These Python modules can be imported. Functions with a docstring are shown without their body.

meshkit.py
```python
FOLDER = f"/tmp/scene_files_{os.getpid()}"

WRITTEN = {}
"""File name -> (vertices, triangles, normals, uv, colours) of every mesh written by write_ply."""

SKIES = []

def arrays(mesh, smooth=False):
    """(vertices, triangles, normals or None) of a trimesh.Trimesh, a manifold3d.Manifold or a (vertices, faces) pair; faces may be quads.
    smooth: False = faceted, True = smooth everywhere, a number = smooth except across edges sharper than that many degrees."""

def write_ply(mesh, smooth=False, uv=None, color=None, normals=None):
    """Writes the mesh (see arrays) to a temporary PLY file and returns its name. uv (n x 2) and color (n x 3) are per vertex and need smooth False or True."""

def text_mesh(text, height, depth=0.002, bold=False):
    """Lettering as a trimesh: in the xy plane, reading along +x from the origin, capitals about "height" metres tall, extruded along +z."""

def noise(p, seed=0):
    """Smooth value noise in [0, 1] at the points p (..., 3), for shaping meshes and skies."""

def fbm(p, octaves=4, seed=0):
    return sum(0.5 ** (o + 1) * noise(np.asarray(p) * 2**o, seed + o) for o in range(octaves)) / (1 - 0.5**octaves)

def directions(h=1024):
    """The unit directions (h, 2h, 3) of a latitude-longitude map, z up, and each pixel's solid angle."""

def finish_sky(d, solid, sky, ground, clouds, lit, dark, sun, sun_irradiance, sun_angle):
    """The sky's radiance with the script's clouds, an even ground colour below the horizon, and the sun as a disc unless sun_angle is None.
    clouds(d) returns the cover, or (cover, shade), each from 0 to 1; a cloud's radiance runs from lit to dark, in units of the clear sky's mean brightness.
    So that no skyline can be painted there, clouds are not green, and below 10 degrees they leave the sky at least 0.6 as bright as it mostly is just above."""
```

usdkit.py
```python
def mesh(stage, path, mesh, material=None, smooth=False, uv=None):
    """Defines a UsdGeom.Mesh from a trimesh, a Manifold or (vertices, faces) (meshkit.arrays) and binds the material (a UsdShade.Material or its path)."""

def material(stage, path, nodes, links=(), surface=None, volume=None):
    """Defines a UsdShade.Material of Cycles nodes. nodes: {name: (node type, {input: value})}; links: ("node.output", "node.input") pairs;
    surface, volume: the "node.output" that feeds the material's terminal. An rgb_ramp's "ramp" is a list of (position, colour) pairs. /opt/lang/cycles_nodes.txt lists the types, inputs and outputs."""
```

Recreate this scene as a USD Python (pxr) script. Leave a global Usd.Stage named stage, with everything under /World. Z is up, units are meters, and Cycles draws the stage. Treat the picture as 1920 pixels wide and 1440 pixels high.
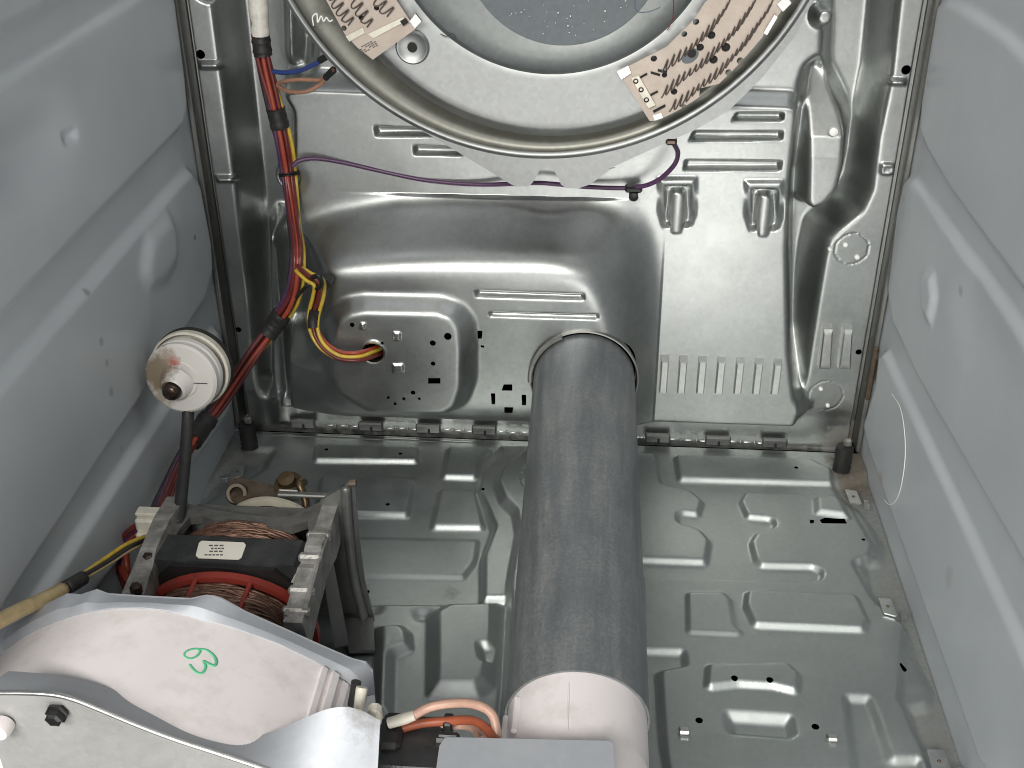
import math, numpy as np, trimesh, shapely, usdkit, meshkit
from shapely.geometry import Polygon, Point, box as sbox
from shapely import affinity
from scipy.spatial import Delaunay
from scipy.ndimage import gaussian_filter, distance_transform_edt, map_coordinates
from pxr import Usd, UsdGeom, UsdLux, UsdShade, Gf, Sdf, Vt

rng = np.random.default_rng(7)
stage = Usd.Stage.CreateInMemory()
UsdGeom.SetStageUpAxis(stage, UsdGeom.Tokens.z)
UsdGeom.SetStageMetersPerUnit(stage, 1.0)
UsdGeom.Xform.Define(stage, '/World'); UsdGeom.Scope.Define(stage, '/World/Looks')

# ---------------------------------------------------------------- camera
CX, CY, CZ, YAW, PIT, ROL, FPX = 0.0491, -1.0482, .6889, -.0784, .5332, -.0062, 2158.4
C = np.array([CX, CY, CZ])
F = np.array([math.sin(YAW)*math.cos(PIT), math.cos(YAW)*math.cos(PIT), -math.sin(PIT)])
_r = np.array([math.cos(YAW), -math.sin(YAW), 0]); _u = np.cross(_r, F)
R = _r*math.cos(ROL)+_u*math.sin(ROL); U = -_r*math.sin(ROL)+_u*math.cos(ROL)
cam = UsdGeom.Camera.Define(stage, '/World/camera')
M = Gf.Matrix4d(*R, 0, *U, 0, *(-F), 0, *C, 1)
cam.AddTransformOp().Set(M)
cam.CreateHorizontalApertureAttr(36.0); cam.CreateVerticalApertureAttr(27.0)
cam.CreateFocalLengthAttr(36.0*FPX/1920); cam.CreateClippingRangeAttr(Gf.Vec2f(.01, 50))
cam.CreateExposureAttr(0.0)

# ---------------------------------------------------------------- ceiling lamp and added fill lights
def rect(name, loc, target, w, h, power, col):
    l = UsdLux.RectLight.Define(stage, '/World/'+name)
    d = np.array(target, float)-loc; d /= np.linalg.norm(d)
    up = np.array([0, 0, 1.]) if abs(d[2]) < .95 else np.array([0, 1., 0])
    x = np.cross(d, up); x /= np.linalg.norm(x); y = np.cross(x, d)
    l.AddTransformOp().Set(Gf.Matrix4d(*x, 0, *y, 0, *(-d), 0, *map(float, loc), 1))
    l.CreateWidthAttr(w); l.CreateHeightAttr(h); l.CreateIntensityAttr(power); l.CreateColorAttr(Gf.Vec3f(*col))
rect('ceiling_lamp', (-.45, -2.4, 1.72), (0, -.25, .1), 1.5, .62, 23., (1, .97, .91))
rect('room_fill', (0, -3.2, 1.2), (0, 0, .2), 3.6, 2.0, 1.0, (.93, .97, 1))  # added unseen panel, gives the metal a broad soft reflection
rect('side_fill', (.85, -.45, 2.2), (-.2, -.3, .2), .7, 1.4, 2.1, (.96, .98, 1))  # added unseen fill pair, brightens upper slopes of the wall embossing
rect('side_fill_001', (-.85, -.45, 2.2), (.2, -.3, .2), .7, 1.4, 2.1, (.96, .98, 1))
rect('front_fill', (.16, -1.55, -.16), (.0, 0, .30), 1.15, .6, 4.6, (1, .975, .94))  # added low fill, stands in for bounce off an unseen bright floor

# ---------------------------------------------------------------- pixel -> world helpers (points at their own real depth)
def ray(px, py):
    d = F+R*((px-960)/FPX)-U*((py-720)/FPX)
    return d/np.linalg.norm(d)
def at(px, py, axis, v):
    d = ray(px, py); return C+d*((v-C[axis])/d[axis])
def bk(px, py, y=0.0): return at(px, py, 1, y)
def fl(px, py, z=0.0): return at(px, py, 2, z)

# ---------------------------------------------------------------- stage helpers
_used = {}
def numbered(parent, name):
    k = parent+'/'+name; n = _used.get(k, 0); _used[k] = n+1
    return k if n == 0 else '%s_%03d' % (k, n)
class T:
    def __init__(s, path, loc): s.path, s.loc = path, np.array(loc, float)
def tags(prim, **kw):
    for k, v in kw.items():
        if v: prim.SetCustomDataByKey(k, v)
def thing(name, label, cat, loc=(0, 0, 0), group=None, kind=None):
    p = numbered('/World', name); x = UsdGeom.Xform.Define(stage, p); x.AddTranslateOp().Set(Gf.Vec3d(*map(float, loc)))
    tags(x.GetPrim(), label=label, category=cat, group=group, kind=kind)
    return T(p, loc)
def part(parent, name, mesh, mat, smooth=30, label=None, kind=None, prim=None):
    p = numbered(parent.path, name); v, f = vf(mesh)
    m = usdkit.mesh(stage, p, (np.asarray(v, float)-parent.loc, f), mat, smooth=smooth)
    tags(m.GetPrim(), label=label, kind=kind)
    if prim is not None and all(len(a) == len(v) for a in prim.values()):
        for k, a in prim.items():
            UsdGeom.PrimvarsAPI(m).CreatePrimvar(k, Sdf.ValueTypeNames.FloatArray, 'vertex').Set(Vt.FloatArray.FromNumpy(np.asarray(a, np.float32)))
    return T(p, parent.loc*0+parent.loc)
def vf(m):
    if isinstance(m, (tuple, list)): return m
    return np.array(m.vertices), np.array(m.faces)
def cat(*ms):
    V, Fc, n = [], [], 0
    for m in ms:
        v, f = vf(m); V.append(v); Fc.append(np.asarray(f)+n); n += len(v)
    return np.vstack(V), np.vstack(Fc)

# ---------------------------------------------------------------- mesh helpers
def spline(P, n=12):
    P = np.asarray(P, float)
    if len(P) < 3: return np.array([P[0]+(P[-1]-P[0])*t for t in np.linspace(0, 1, n)])
    Q = np.vstack([2*P[0]-P[1], P, 2*P[-1]-P[-2]]); out = []
    for i in range(len(P)-1):
        a, b, c, d = Q[i:i+4]
        for t in np.linspace(0, 1, n, endpoint=False):
            out.append(.5*(2*b+(c-a)*t+(2*a-5*b+4*c-d)*t*t+(3*b-a-3*c+d)*t**3))
    out.append(P[-1]); return np.array(out)
def frames(P):
    t = np.gradient(P, axis=0); t /= np.linalg.norm(t, axis=1, keepdims=True)+1e-12
    a = np.array([0, 0, 1.]) if abs(t[0][2]) < .9 else np.array([0, 1., 0])
    N = []; n = np.cross(t[0], a); n /= np.linalg.norm(n)
    for k in t:
        n = n-k*(n@k); n /= np.linalg.norm(n)+1e-12; N.append(n)
    N = np.array(N); return t, N, np.cross(t, N)
def tube(P, r, seg=8, cap=True):
    P = np.asarray(P, float); t, N, B = frames(P); r = np.broadcast_to(r, len(P))
    a = np.linspace(0, 2*np.pi, seg, endpoint=False)
    V = (P[:, None]+r[:, None, None]*(np.cos(a)[None, :, None]*N[:, None]+np.sin(a)[None, :, None]*B[:, None])).reshape(-1, 3)
    f = []; m = len(P)
    i = np.arange(m-1)[:, None]*seg; j = np.arange(seg)[None]; k = (j+1) % seg
    q = np.stack([i+j, i+k, i+seg+k, i+seg+j], -1).reshape(-1, 4)
    f = np.vstack([q[:, [0, 1, 2]], q[:, [0, 2, 3]]])
    if cap:
        c0 = len(V); V = np.vstack([V, P[0], P[-1]])
        jj = np.arange(seg); kk = (jj+1) % seg; e = (m-1)*seg
        f = np.vstack([f, np.stack([kk, jj, np.full(seg, c0)], 1), np.stack([e+jj, e+kk, np.full(seg, c0+1)], 1)])
    return V, f
def lathe(profile, origin, axis, seg=48):
    """profile: (radius, distance along axis) rows, from the start outward."""
    axis = np.array(axis, float)/np.linalg.norm(axis)
    a = np.array([0, 0, 1.]) if abs(axis[2]) < .9 else np.array([1., 0, 0])
    n = np.cross(a, axis); n /= np.linalg.norm(n); b = np.cross(axis, n)
    th = np.linspace(0, 2*np.pi, seg, endpoint=False); pr = np.asarray(profile, float)
    V = (np.array(origin, float)+pr[:, 1][:, None, None]*axis+pr[:, 0][:, None, None]*(np.cos(th)[None, :, None]*n+np.sin(th)[None, :, None]*b)).reshape(-1, 3)
    i = np.arange(len(pr)-1)[:, None]*seg; j = np.arange(seg)[None]; k = (j+1) % seg
    q = np.stack([i+j, i+k, i+seg+k, i+seg+j], -1).reshape(-1, 4)
    return V, np.vstack([q[:, [0, 1, 2]], q[:, [0, 2, 3]]])
def hull(P):
    h = trimesh.convex.convex_hull(np.asarray(P, float)); return np.array(h.vertices), np.array(h.faces)
def bevel_box(c, s, ax=None, b=.15):
    """box with chamfered edges: centre, size, optional 3 axes (rows)."""
    s = np.array(s, float)/2; d = min(s)*b*2; P = []
    for sx in (-1, 1):
        for sy in (-1, 1):
            for sz in (-1, 1):
                k = np.array([sx, sy, sz])
                for q in range(3):
                    e = np.full(3, d); e[q] = 0; P.append(k*(s-e))
    P = np.array(P); P = P if ax is None else P@np.asarray(ax, float)
    return hull(P+np.array(c))
def extrude(poly, o, ex, ey, ez, depth):
    """extrudes a shapely polygon (coords along ex, ey from o) by depth along ez."""
    polys = [poly] if poly.geom_type == 'Polygon' else list(poly.geoms)
    ms = []
    for p in polys:
        m = trimesh.creation.extrude_polygon(p, depth, engine='earcut'); v = np.array(m.vertices)
        ms.append((np.array(o)+v[:, :1]*np.array(ex)+v[:, 1:2]*np.array(ey)+v[:, 2:]*np.array(ez), np.array(m.faces)))
    v, f = cat(*ms)
    if np.dot(np.cross(ex, ey), ez) < 0: f = f[:, ::-1]
    return v, f
def plate_y(pts, y, depth, holes=None):
    """plate in a plane of constant y, given by outline points in (x, z); thickness goes to +y."""
    p = Polygon(pts).buffer(0) if isinstance(pts, (list, tuple, np.ndarray)) else pts
    return extrude(p, (0, y+depth, 0), (1, 0, 0), (0, 0, 1), (0, -1, 0), depth)
def pxz(pts, y): return [tuple(bk(a, b, y)[[0, 2]]) for a, b in pts]
def pxy(pts, z): return [tuple(fl(a, b, z)[[0, 1]]) for a, b in pts]
def sph(c, r, sub=2):
    m = trimesh.creation.icosphere(sub, 1.0); return np.array(m.vertices)*r+np.array(c), np.array(m.faces)

# ---------------------------------------------------------------- materials
def mat(name, nodes, links, surface='p.BSDF'): return usdkit.material(stage, '/World/Looks/'+name, nodes, links, surface=surface)
def plain(name, col, rough=.5, metal=0., vary=.15, scale=60, bump=0.0, dirt=None, dirt_amt=.5, dirt_scale=18, spec=.5):
    c = np.array(col)
    nodes = {'g': ('geometry', {}), 'n': ('noise_texture', {'scale': scale, 'detail': 5.0, 'roughness': .6}),
             'r': ('rgb_ramp', {'ramp': [(.3, c*(1-vary)), (.7, np.minimum(c*(1+vary), 1))]}),
             'rr': ('map_range', {'from_min': .3, 'from_max': .7, 'to_min': rough*.85, 'to_max': min(1., rough*1.15)}),
             'p': ('principled_bsdf', {'metallic': metal, 'specular_ior_level': spec})}
    links = [('g.position', 'n.vector'), ('n.fac', 'r.fac'), ('n.fac', 'rr.value'), ('rr.result', 'p.roughness')]
    src = 'r.color'
    if dirt is not None:
        nodes['n2'] = ('noise_texture', {'scale': dirt_scale, 'detail': 6.0, 'roughness': .7})
        nodes['m2'] = ('map_range', {'from_min': .48, 'from_max': .72, 'to_min': 0., 'to_max': dirt_amt, 'clamp': True})
        nodes['mx'] = ('mix_color', {'b': dirt})
        links += [('g.position', 'n2.vector'), ('n2.fac', 'm2.value'), ('m2.result', 'mx.fac'), (src, 'mx.a')]; src = 'mx.result'
    links.append((src, 'p.base_color'))
    if bump:
        nodes['nb'] = ('noise_texture', {'scale': scale*6, 'detail': 3.0}); nodes['b'] = ('bump', {'strength': bump, 'distance': .001})
        links += [('g.position', 'nb.vector'), ('nb.fac', 'b.height'), ('b.normal', 'p.normal')]
    return mat(name, nodes, links)
def galvanised(name, col, rough, stain=False, spangle=.06, metal=1., dust=.2):
    """zinc sheet: spangle, cloudy dulling, dust, optional rust from the mesh's 'stain' weights."""
    c = np.array(col)
    nodes = {'g': ('geometry', {}),
             'v': ('voronoi_texture', {'scale': 260., 'randomness': 1.}), 'vb': ('rgb_to_bw', {}),
             'n': ('noise_texture', {'scale': 9., 'detail': 6., 'roughness': .65}),
             'nf': ('noise_texture', {'scale': 700., 'detail': 2.}),
             'vr': ('map_range', {'from_min': 0., 'from_max': 1., 'to_min': 1-spangle, 'to_max': 1+spangle}),
             'nr': ('map_range', {'from_min': .3, 'from_max': .7, 'to_min': .93, 'to_max': 1.06}),
             'mm': ('math', {'math_type': 'multiply'}),
             'cc': ('vector_math', {'math_type': 'scale', 'vector1': c}),
             'rr': ('map_range', {'from_min': .3, 'from_max': .7, 'to_min': rough*.88, 'to_max': rough*1.14}),
             'b': ('bump', {'strength': .05, 'distance': .0006}),
             'nd': ('noise_texture', {'scale': 26., 'detail': 7., 'roughness': .72}),
             'md': ('map_range', {'from_min': .5, 'from_max': .8, 'to_min': 0., 'to_max': dust, 'clamp': True}),
             'dm': ('mix_color', {'b': (.30, .30, .28)}),
             'met': ('math', {'math_type': 'subtract', 'value1': metal}),
             'p': ('principled_bsdf', {})}
    L = [('g.position', 'v.vector'), ('g.position', 'n.vector'), ('g.position', 'nf.vector'), ('g.position', 'nd.vector'), ('v.color', 'vb.color'), ('vb.val', 'vr.value'),
         ('n.fac', 'nr.value'), ('vr.result', 'mm.value1'), ('nr.result', 'mm.value2'), ('mm.value', 'cc.scale'),
         ('n.fac', 'rr.value'), ('nf.fac', 'b.height'), ('b.normal', 'p.normal'), ('nd.fac', 'md.value'),
         ('md.result', 'dm.fac'), ('cc.vector', 'dm.a'), ('md.result', 'met.value2')]
    if stain:
        nodes.update({'a': ('attribute', {'attribute': 'stain'}), 'ns': ('noise_texture', {'scale': 95., 'detail': 6., 'roughness': .75}),
                      'sm': ('math', {'math_type': 'multiply_add', 'value2': .9, 'value3': -.45}), 'sa': ('math', {'math_type': 'add'}),
                      'sp': ('map_range', {'from_min': .35, 'from_max': .85, 'to_min': 0., 'to_max': .9, 'clamp': True}),
                      'rc': ('rgb_ramp', {'ramp': [(.3, (.06, .035, .02)), (.55, (.11, .085, .055)), (.75, (.18, .155, .115))]}),
                      'rm': ('mix_color', {}), 'rf': ('mix_float', {'b': .75}), 'mf': ('mix_float', {'b': 0.}), 'sz': ('math', {'math_type': 'greater_than', 'value2': .01}), 'sq': ('math', {'math_type': 'multiply'})})
        L += [('g.position', 'ns.vector'), ('ns.fac', 'sm.value1'), ('a.fac', 'sa.value1'), ('sm.value', 'sa.value2'), ('sa.value', 'sp.value'),
              ('a.fac', 'sz.value1'), ('sz.value', 'sq.value1'), ('sp.result', 'sq.value2'),
              ('ns.fac', 'rc.fac'), ('sq.value', 'rm.fac'), ('dm.result', 'rm.a'), ('rc.color', 'rm.b'), ('rm.result', 'p.base_color'),
              ('sq.value', 'rf.fac'), ('rr.result', 'rf.a'), ('rf.result', 'p.roughness'), ('sq.value', 'mf.fac'), ('met.value', 'mf.a'), ('mf.result', 'p.metallic')]
    else:
        L += [('dm.result', 'p.base_color'), ('rr.result', 'p.roughness'), ('met.value', 'p.metallic')]
    return mat(name, nodes, L)
ZINC = (.60, .60, .57)
m_back = galvanised('zinc_back', (.44, .455, .445), .36, stain=True, dust=.14)
m_floor = galvanised('zinc_floor', (.47, .50, .495), .52, stain=True, dust=.3, spangle=.04)
m_ring = galvanised('zinc_heater', (.34, .35, .345), .47, dust=.35)
m_disc = galvanised('zinc_disc', (.115, .128, .135), .5, dust=.05)
m_bowl = galvanised('zinc_bowl', (.24, .255, .25), .58, dust=.15)
m_channel = galvanised('zinc_channel', (.20, .20, .175), .45, dust=.3, metal=.8)
m_duct = usdkit.material(stage, '/World/Looks/streaked_duct', {'g': ('geometry', {}), 'mp': ('mapping', {'scale': (1., .09, 1.)}), 'n': ('noise_texture', {'scale': 75., 'detail': 6., 'roughness': .65}), 'n2': ('noise_texture', {'scale': 24., 'detail': 7., 'roughness': .75}), 'n3': ('noise_texture', {'scale': 420., 'detail': 3.}),
    'a': ('math', {'math_type': 'multiply_add', 'value2': .55}), 'b': ('math', {'math_type': 'multiply_add', 'value2': .28}), 'h': ('math', {'math_type': 'multiply', 'value2': .3}), 'r': ('rgb_ramp', {'ramp': [(.40, (.16, .176, .19)), (.55, (.215, .23, .24)), (.67, (.30, .312, .31)), (.78, (.42, .42, .40))]}),
    'rr': ('map_range', {'from_min': .35, 'from_max': .75, 'to_min': .36, 'to_max': .58}), 'bm': ('bump', {'strength': .12, 'distance': .0006}), 'p': ('principled_bsdf', {'metallic': .55})},
    [('g.position', 'mp.vector'), ('mp.vector', 'n.vector'), ('g.position', 'n2.vector'), ('g.position', 'n3.vector'), ('n3.fac', 'h.value1'), ('n2.fac', 'b.value1'), ('h.value', 'b.value3'), ('n.fac', 'a.value1'), ('b.value', 'a.value3'), ('a.value', 'r.fac'), ('a.value', 'rr.value'), ('r.color', 'p.base_color'), ('rr.result', 'p.roughness'), ('n2.fac', 'bm.height'), ('bm.normal', 'p.normal')], surface='p.BSDF')
m_plate_worn = galvanised('grey_plate_worn', (.45, .47, .505), .55, dust=.3, metal=.3, spangle=.03, stain=True)
m_bright = galvanised('bright_zinc', (.72, .72, .70), .30)
m_plate = galvanised('grey_plate', (.45, .47, .505), .55, dust=.3, metal=.3, spangle=.03)
m_face = galvanised('warm_grey_face', (.39, .39, .38), .5, dust=.3, metal=.3)
m_post = galvanised('dark_post', (.17, .175, .17), .4, dust=.25, metal=.7)
m_bracket = galvanised('dark_bracket', (.30, .30, .28), .38, dust=.3, metal=.8)
m_cast = plain('cast_aluminium', (.33, .32, .305), .5, .5, .35, 70, .5, dirt=(.09, .08, .07), dirt_amt=.75, dirt_scale=48)
m_castd = plain('cast_dark', (.13, .13, .125), .5, .4, .25, 90, .3, dirt=(.22, .20, .18), dirt_amt=.4)
m_wall = plain('grey_paint', (.465, .495, .52), .38, 0, .035, 14, .04, dirt=(.25, .25, .245), dirt_amt=.25, dirt_scale=7)
m_white = plain('white_plastic', (.80, .75, .745), .55, 0, .02, 12, 0.0, dirt=(.52, .47, .44), dirt_amt=.5, dirt_scale=30)
m_cream = plain('cream_plastic', (.66, .63, .54), .45, 0, .08, 40, dirt=(.30, .25, .18), dirt_amt=.5, dirt_scale=45)
m_pulley = plain('aged_pulley', (.40, .375, .30), .5, 0, .15, 60, dirt=(.14, .11, .08), dirt_amt=.8, dirt_scale=50)
m_roller = plain('stained_nylon', (.74, .71, .66), .4, 0, .05, 30, dirt=(.20, .14, .09), dirt_amt=.8, dirt_scale=30)
m_black = plain('black_plastic', (.012, .012, .012), .42, 0, .2)
m_rubber = plain('black_rubber', (.016, .016, .016), .55, 0, .3, 80, .2, dirt=(.08, .075, .065), dirt_amt=.4)
m_tape = plain('black_tape', (.018, .017, .017), .5, 0, .3, 120, .3, dirt=(.08, .06, .055), dirt_amt=.4, dirt_scale=90)
m_dark = plain('dark_void', (.01, .01, .01), .8)
m_lam = plain('lamination_black', (.028, .030, .032), .42, .2, .3, 60, .3, dirt=(.10, .10, .095), dirt_amt=.4, dirt_scale=40)
m_copper = plain('copper_winding', (.19, .105, .075), .42, .5, .45, 160, dirt=(.10, .06, .045), dirt_amt=.7, dirt_scale=60)
m_copperd = plain('copper_dark', (.07, .035, .025), .55, .3, .3, 160)
m_redp = plain('red_bobbin', (.27, .035, .025), .42, 0, .12, 60, dirt=(.16, .06, .045), dirt_amt=.5, dirt_scale=70)
m_mica = plain('mica_board', (.45, .385, .33), .6, 0, .10, 70, .1, dirt=(.36, .28, .23), dirt_amt=.5, dirt_scale=55)
m_coil = plain('burnt_coil', (.085, .065, .055), .5, .3)
m_sticker = plain('sticker_paper', (.78, .75, .66), .5, 0, .03, 30)
m_print = plain('grey_print', (.12, .11, .10), .6)
m_brass = plain('aged_brass', (.12, .085, .045), .38, .8, .3, 120, dirt=(.06, .035, .025), dirt_amt=.7, dirt_scale=120)
m_bolt = plain('dark_bolt', (.09, .065, .055), .28, .8, .2)
m_rust = plain('rusty_steel', (.12, .095, .07), .55, .4, .3, 130, .3, dirt=(.09, .04, .02), dirt_amt=.7, dirt_scale=60)
m_green = plain('green_marker', (.12, .50, .27), .45, 0, .15, 200)
m_plain_white = plain('plain_white', (.82, .82, .79), .35, 0, .03)
def stained(name, col, spots, rough=.42):
    nodes = {'g': ('geometry', {}), 'n': ('noise_texture', {'scale': 70., 'detail': 6., 'roughness': .7}), 'p': ('principled_bsdf', {'roughness': rough})}; nodes.update({'nb': ('noise_texture', {'scale': 9., 'detail': 6., 'roughness': .65}), 'rb': ('rgb_ramp', {'ramp': [(.3, np.array(col)*.955), (.7, np.minimum(np.array(col)*1.03, 1))]})}); L = [('g.position', 'n.vector'), ('g.position', 'nb.vector'), ('nb.fac', 'rb.fac')]; src = 'rb.color'
    for i, (c, r, dc, amt) in enumerate(spots):
        k = str(i); nodes.update({'d'+k: ('vector_math', {'math_type': 'distance', 'vector2': c}), 'm'+k: ('map_range', {'from_min': 0., 'from_max': r*2, 'to_min': 1., 'to_max': 0., 'clamp': True}),
            'a'+k: ('math', {'math_type': 'add'}), 's'+k: ('map_range', {'from_min': .95, 'from_max': 1.2, 'to_min': 0., 'to_max': amt, 'clamp': True}), 'x'+k: ('mix_color', {'b': dc})})
        L += [('g.position', 'd%s.vector1' % k), ('d%s.value' % k, 'm%s.value' % k), ('m%s.result' % k, 'a%s.value1' % k), ('n.fac', 'a%s.value2' % k), ('a%s.value' % k, 's%s.value' % k), ('s%s.result' % k, 'x%s.fac' % k)]
        L.append((src, 'x%s.a' % k))
        src = 'x%s.result' % k
    L.append((src, 'p.base_color')); return mat(name, nodes, L)
W = {k: plain('wire_'+k, c, .36, 0, .12, 90, dirt=(.09, .06, .05), dirt_amt=.35, dirt_scale=80) for k, c in dict(red=(.36, .06, .032), maroon=(.13, .02, .02), orange=(.36, .09, .04), yellow=(.62, .43, .05), black=(.02, .018, .02), purple=(.075, .03, .085), blue=(.03, .06, .23), peach=(.52, .32, .245), brown=(.38, .20, .13), white=(.74, .71, .64), tan=(.55, .42, .22), thread=(.07, .10, .15)).items()}

# ---------------------------------------------------------------- pressed sheets (height field with real holes)
class Sheet:
    def __init__(s, u0, u1, v0, v1, step, base):
        s.u = np.arange(u0, u1+step/2, step); s.v = np.arange(v0, v1+step/2, step); s.st = step
        s.U, s.V = np.meshgrid(s.u, s.v); s.H = np.full(s.U.shape, base, float); s.S = np.zeros(s.U.shape); s.holes = []
    def mask(s, poly, w, sig, inside=True):
        poly = poly if not isinstance(poly, (list, tuple)) else Polygon(poly).buffer(0)
        x0, y0, x1, y1 = poly.bounds; pad = w+4*sig+2*s.st
        a, b = np.searchsorted(s.u, [x0-pad, x1+pad]); c, d = np.searchsorted(s.v, [y0-pad, y1+pad])
        sl = (slice(c, d), slice(a, b)); m = shapely.contains_xy(poly, s.U[sl], s.V[sl])
        if m.size == 0 or not m.any(): return sl, np.zeros(m.shape)
        if w > 0:
            if poly.area > .015: near = (distance_transform_edt(np.pad(m, 1, mode='edge'))[1:-1, 1:-1]*s.st < w*1.5+3*s.st) & m
            else: near = m
            di = m.astype(float); i_, j_ = np.nonzero(near)
            di[i_, j_] = np.clip(shapely.distance(poly.boundary, shapely.points(s.U[sl][i_, j_], s.V[sl][i_, j_]))/w, 0, 1); m = di
        m = m.astype(float)
        if sig > 0: m = gaussian_filter(m, sig/s.st, mode='nearest')
        return sl, m
    def put(s, poly, h, w=0., sig=.0012, add=False):
        sl, m = s.mask(poly, w, sig)
        if m.size == 0: return
        hh = h(s.U[sl], s.V[sl]) if callable(h) else h
        s.H[sl] = s.H[sl]+hh*m if add else s.H[sl]*(1-m)+hh*m
    def stain(s, poly, a, sig=.006):
        sl, m = s.mask(poly, 0, sig)
        if m.size: s.S[sl] = np.maximum(s.S[sl], a*m)
    def hole(s, poly): s.holes.append(poly if not isinstance(poly, (list, tuple)) else Polygon(poly).buffer(0))
    def at(s, A, P):
        return map_coordinates(A, [(P[:, 1]-s.v[0])/s.st, (P[:, 0]-s.u[0])/s.st], order=1, mode='nearest')
    def build(s, keep=None, stretch=None):
        P = np.column_stack([s.U.ravel(), s.V.ravel()]); ok = np.ones(len(P), bool); extra = []
        hs = list(s.holes)
        for h in hs:
            x0, y0, x1, y1 = h.bounds; k = np.nonzero((P[:, 0] > x0-.003) & (P[:, 0] < x1+.003) & (P[:, 1] > y0-.003) & (P[:, 1] < y1+.003))[0]
            bad = shapely.contains_xy(h.buffer(s.st*.45), P[k, 0], P[k, 1]); ok[k[bad]] = False
            ring = h.exterior; n = max(10, int(ring.length/(s.st*.7)))
            extra.append(np.array([ring.interpolate(t, normalized=True).coords[0] for t in np.linspace(0, 1, n, endpoint=False)]))
        P = P[ok]
        if extra: P = np.vstack([P]+extra)
        tri = Delaunay(P).simplices; c = P[tri].mean(1); bad = np.zeros(len(tri), bool)
        for h in hs:
            x0, y0, x1, y1 = h.bounds; k = np.nonzero((c[:, 0] > x0) & (c[:, 0] < x1) & (c[:, 1] > y0) & (c[:, 1] < y1))[0]
            bad[k] |= shapely.contains_xy(h, c[k, 0], c[k, 1])
        tri = tri[~bad]
        a = P[tri]; cr = (a[:, 1, 0]-a[:, 0, 0])*(a[:, 2, 1]-a[:, 0, 1])-(a[:, 1, 1]-a[:, 0, 1])*(a[:, 2, 0]-a[:, 0, 0])
        tri[cr < 0] = tri[cr < 0][:, ::-1]
        return P, s.at(s.H, P), s.at(s.S, P), tri
def circ(p, r): return Point(*p).buffer(r, 12)

XW = .34      # half the inner width
# ================================================================ BACK PANEL
B = Sheet(-.3335, .3335, -.004, .50, .0012, -.048)
bp = lambda pts, y=0.: Polygon(pxz(pts, y)).buffer(0)
rnd = lambda p, r: p.buffer(-r).buffer(2*r).buffer(-r)
big = .6
B.put(bp([(337, 0), (401, 0), (445, 350), (487, 725), (500, 800), (440, 812), (400, 560)]).union(sbox(-.36, -.02, -.318, .53)).buffer(.012), 0., .014, .0022)
B.put(bp([(1683, -20), (1665, 146), (1641, 260), (1630, 356), (1612, 395), (1565, 434), (1549, 450), (1541, 486), (1528, 564), (1507, 705), (1488, 775), (1500, 850), (1640, 860), (1687, 400), (1765, -20)]).union(sbox(.318, -.02, .36, .53)).buffer(.013), 0., .015, .0025)
B.put(sbox(-.34, -.01, .34, .045), -.002, 0, .004)
B.put(bp([(556, -40), (1400, -40), (1400, 200), (552, 200)]), -.022, .014, .003)
# lower skirt that carries the bulge, and the base strip along the floor
B.put(bp([(488, 440), (500, 415), (530, 425), (560, 800), (512, 800), (496, 715)]), .004, .010, .003)

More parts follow.
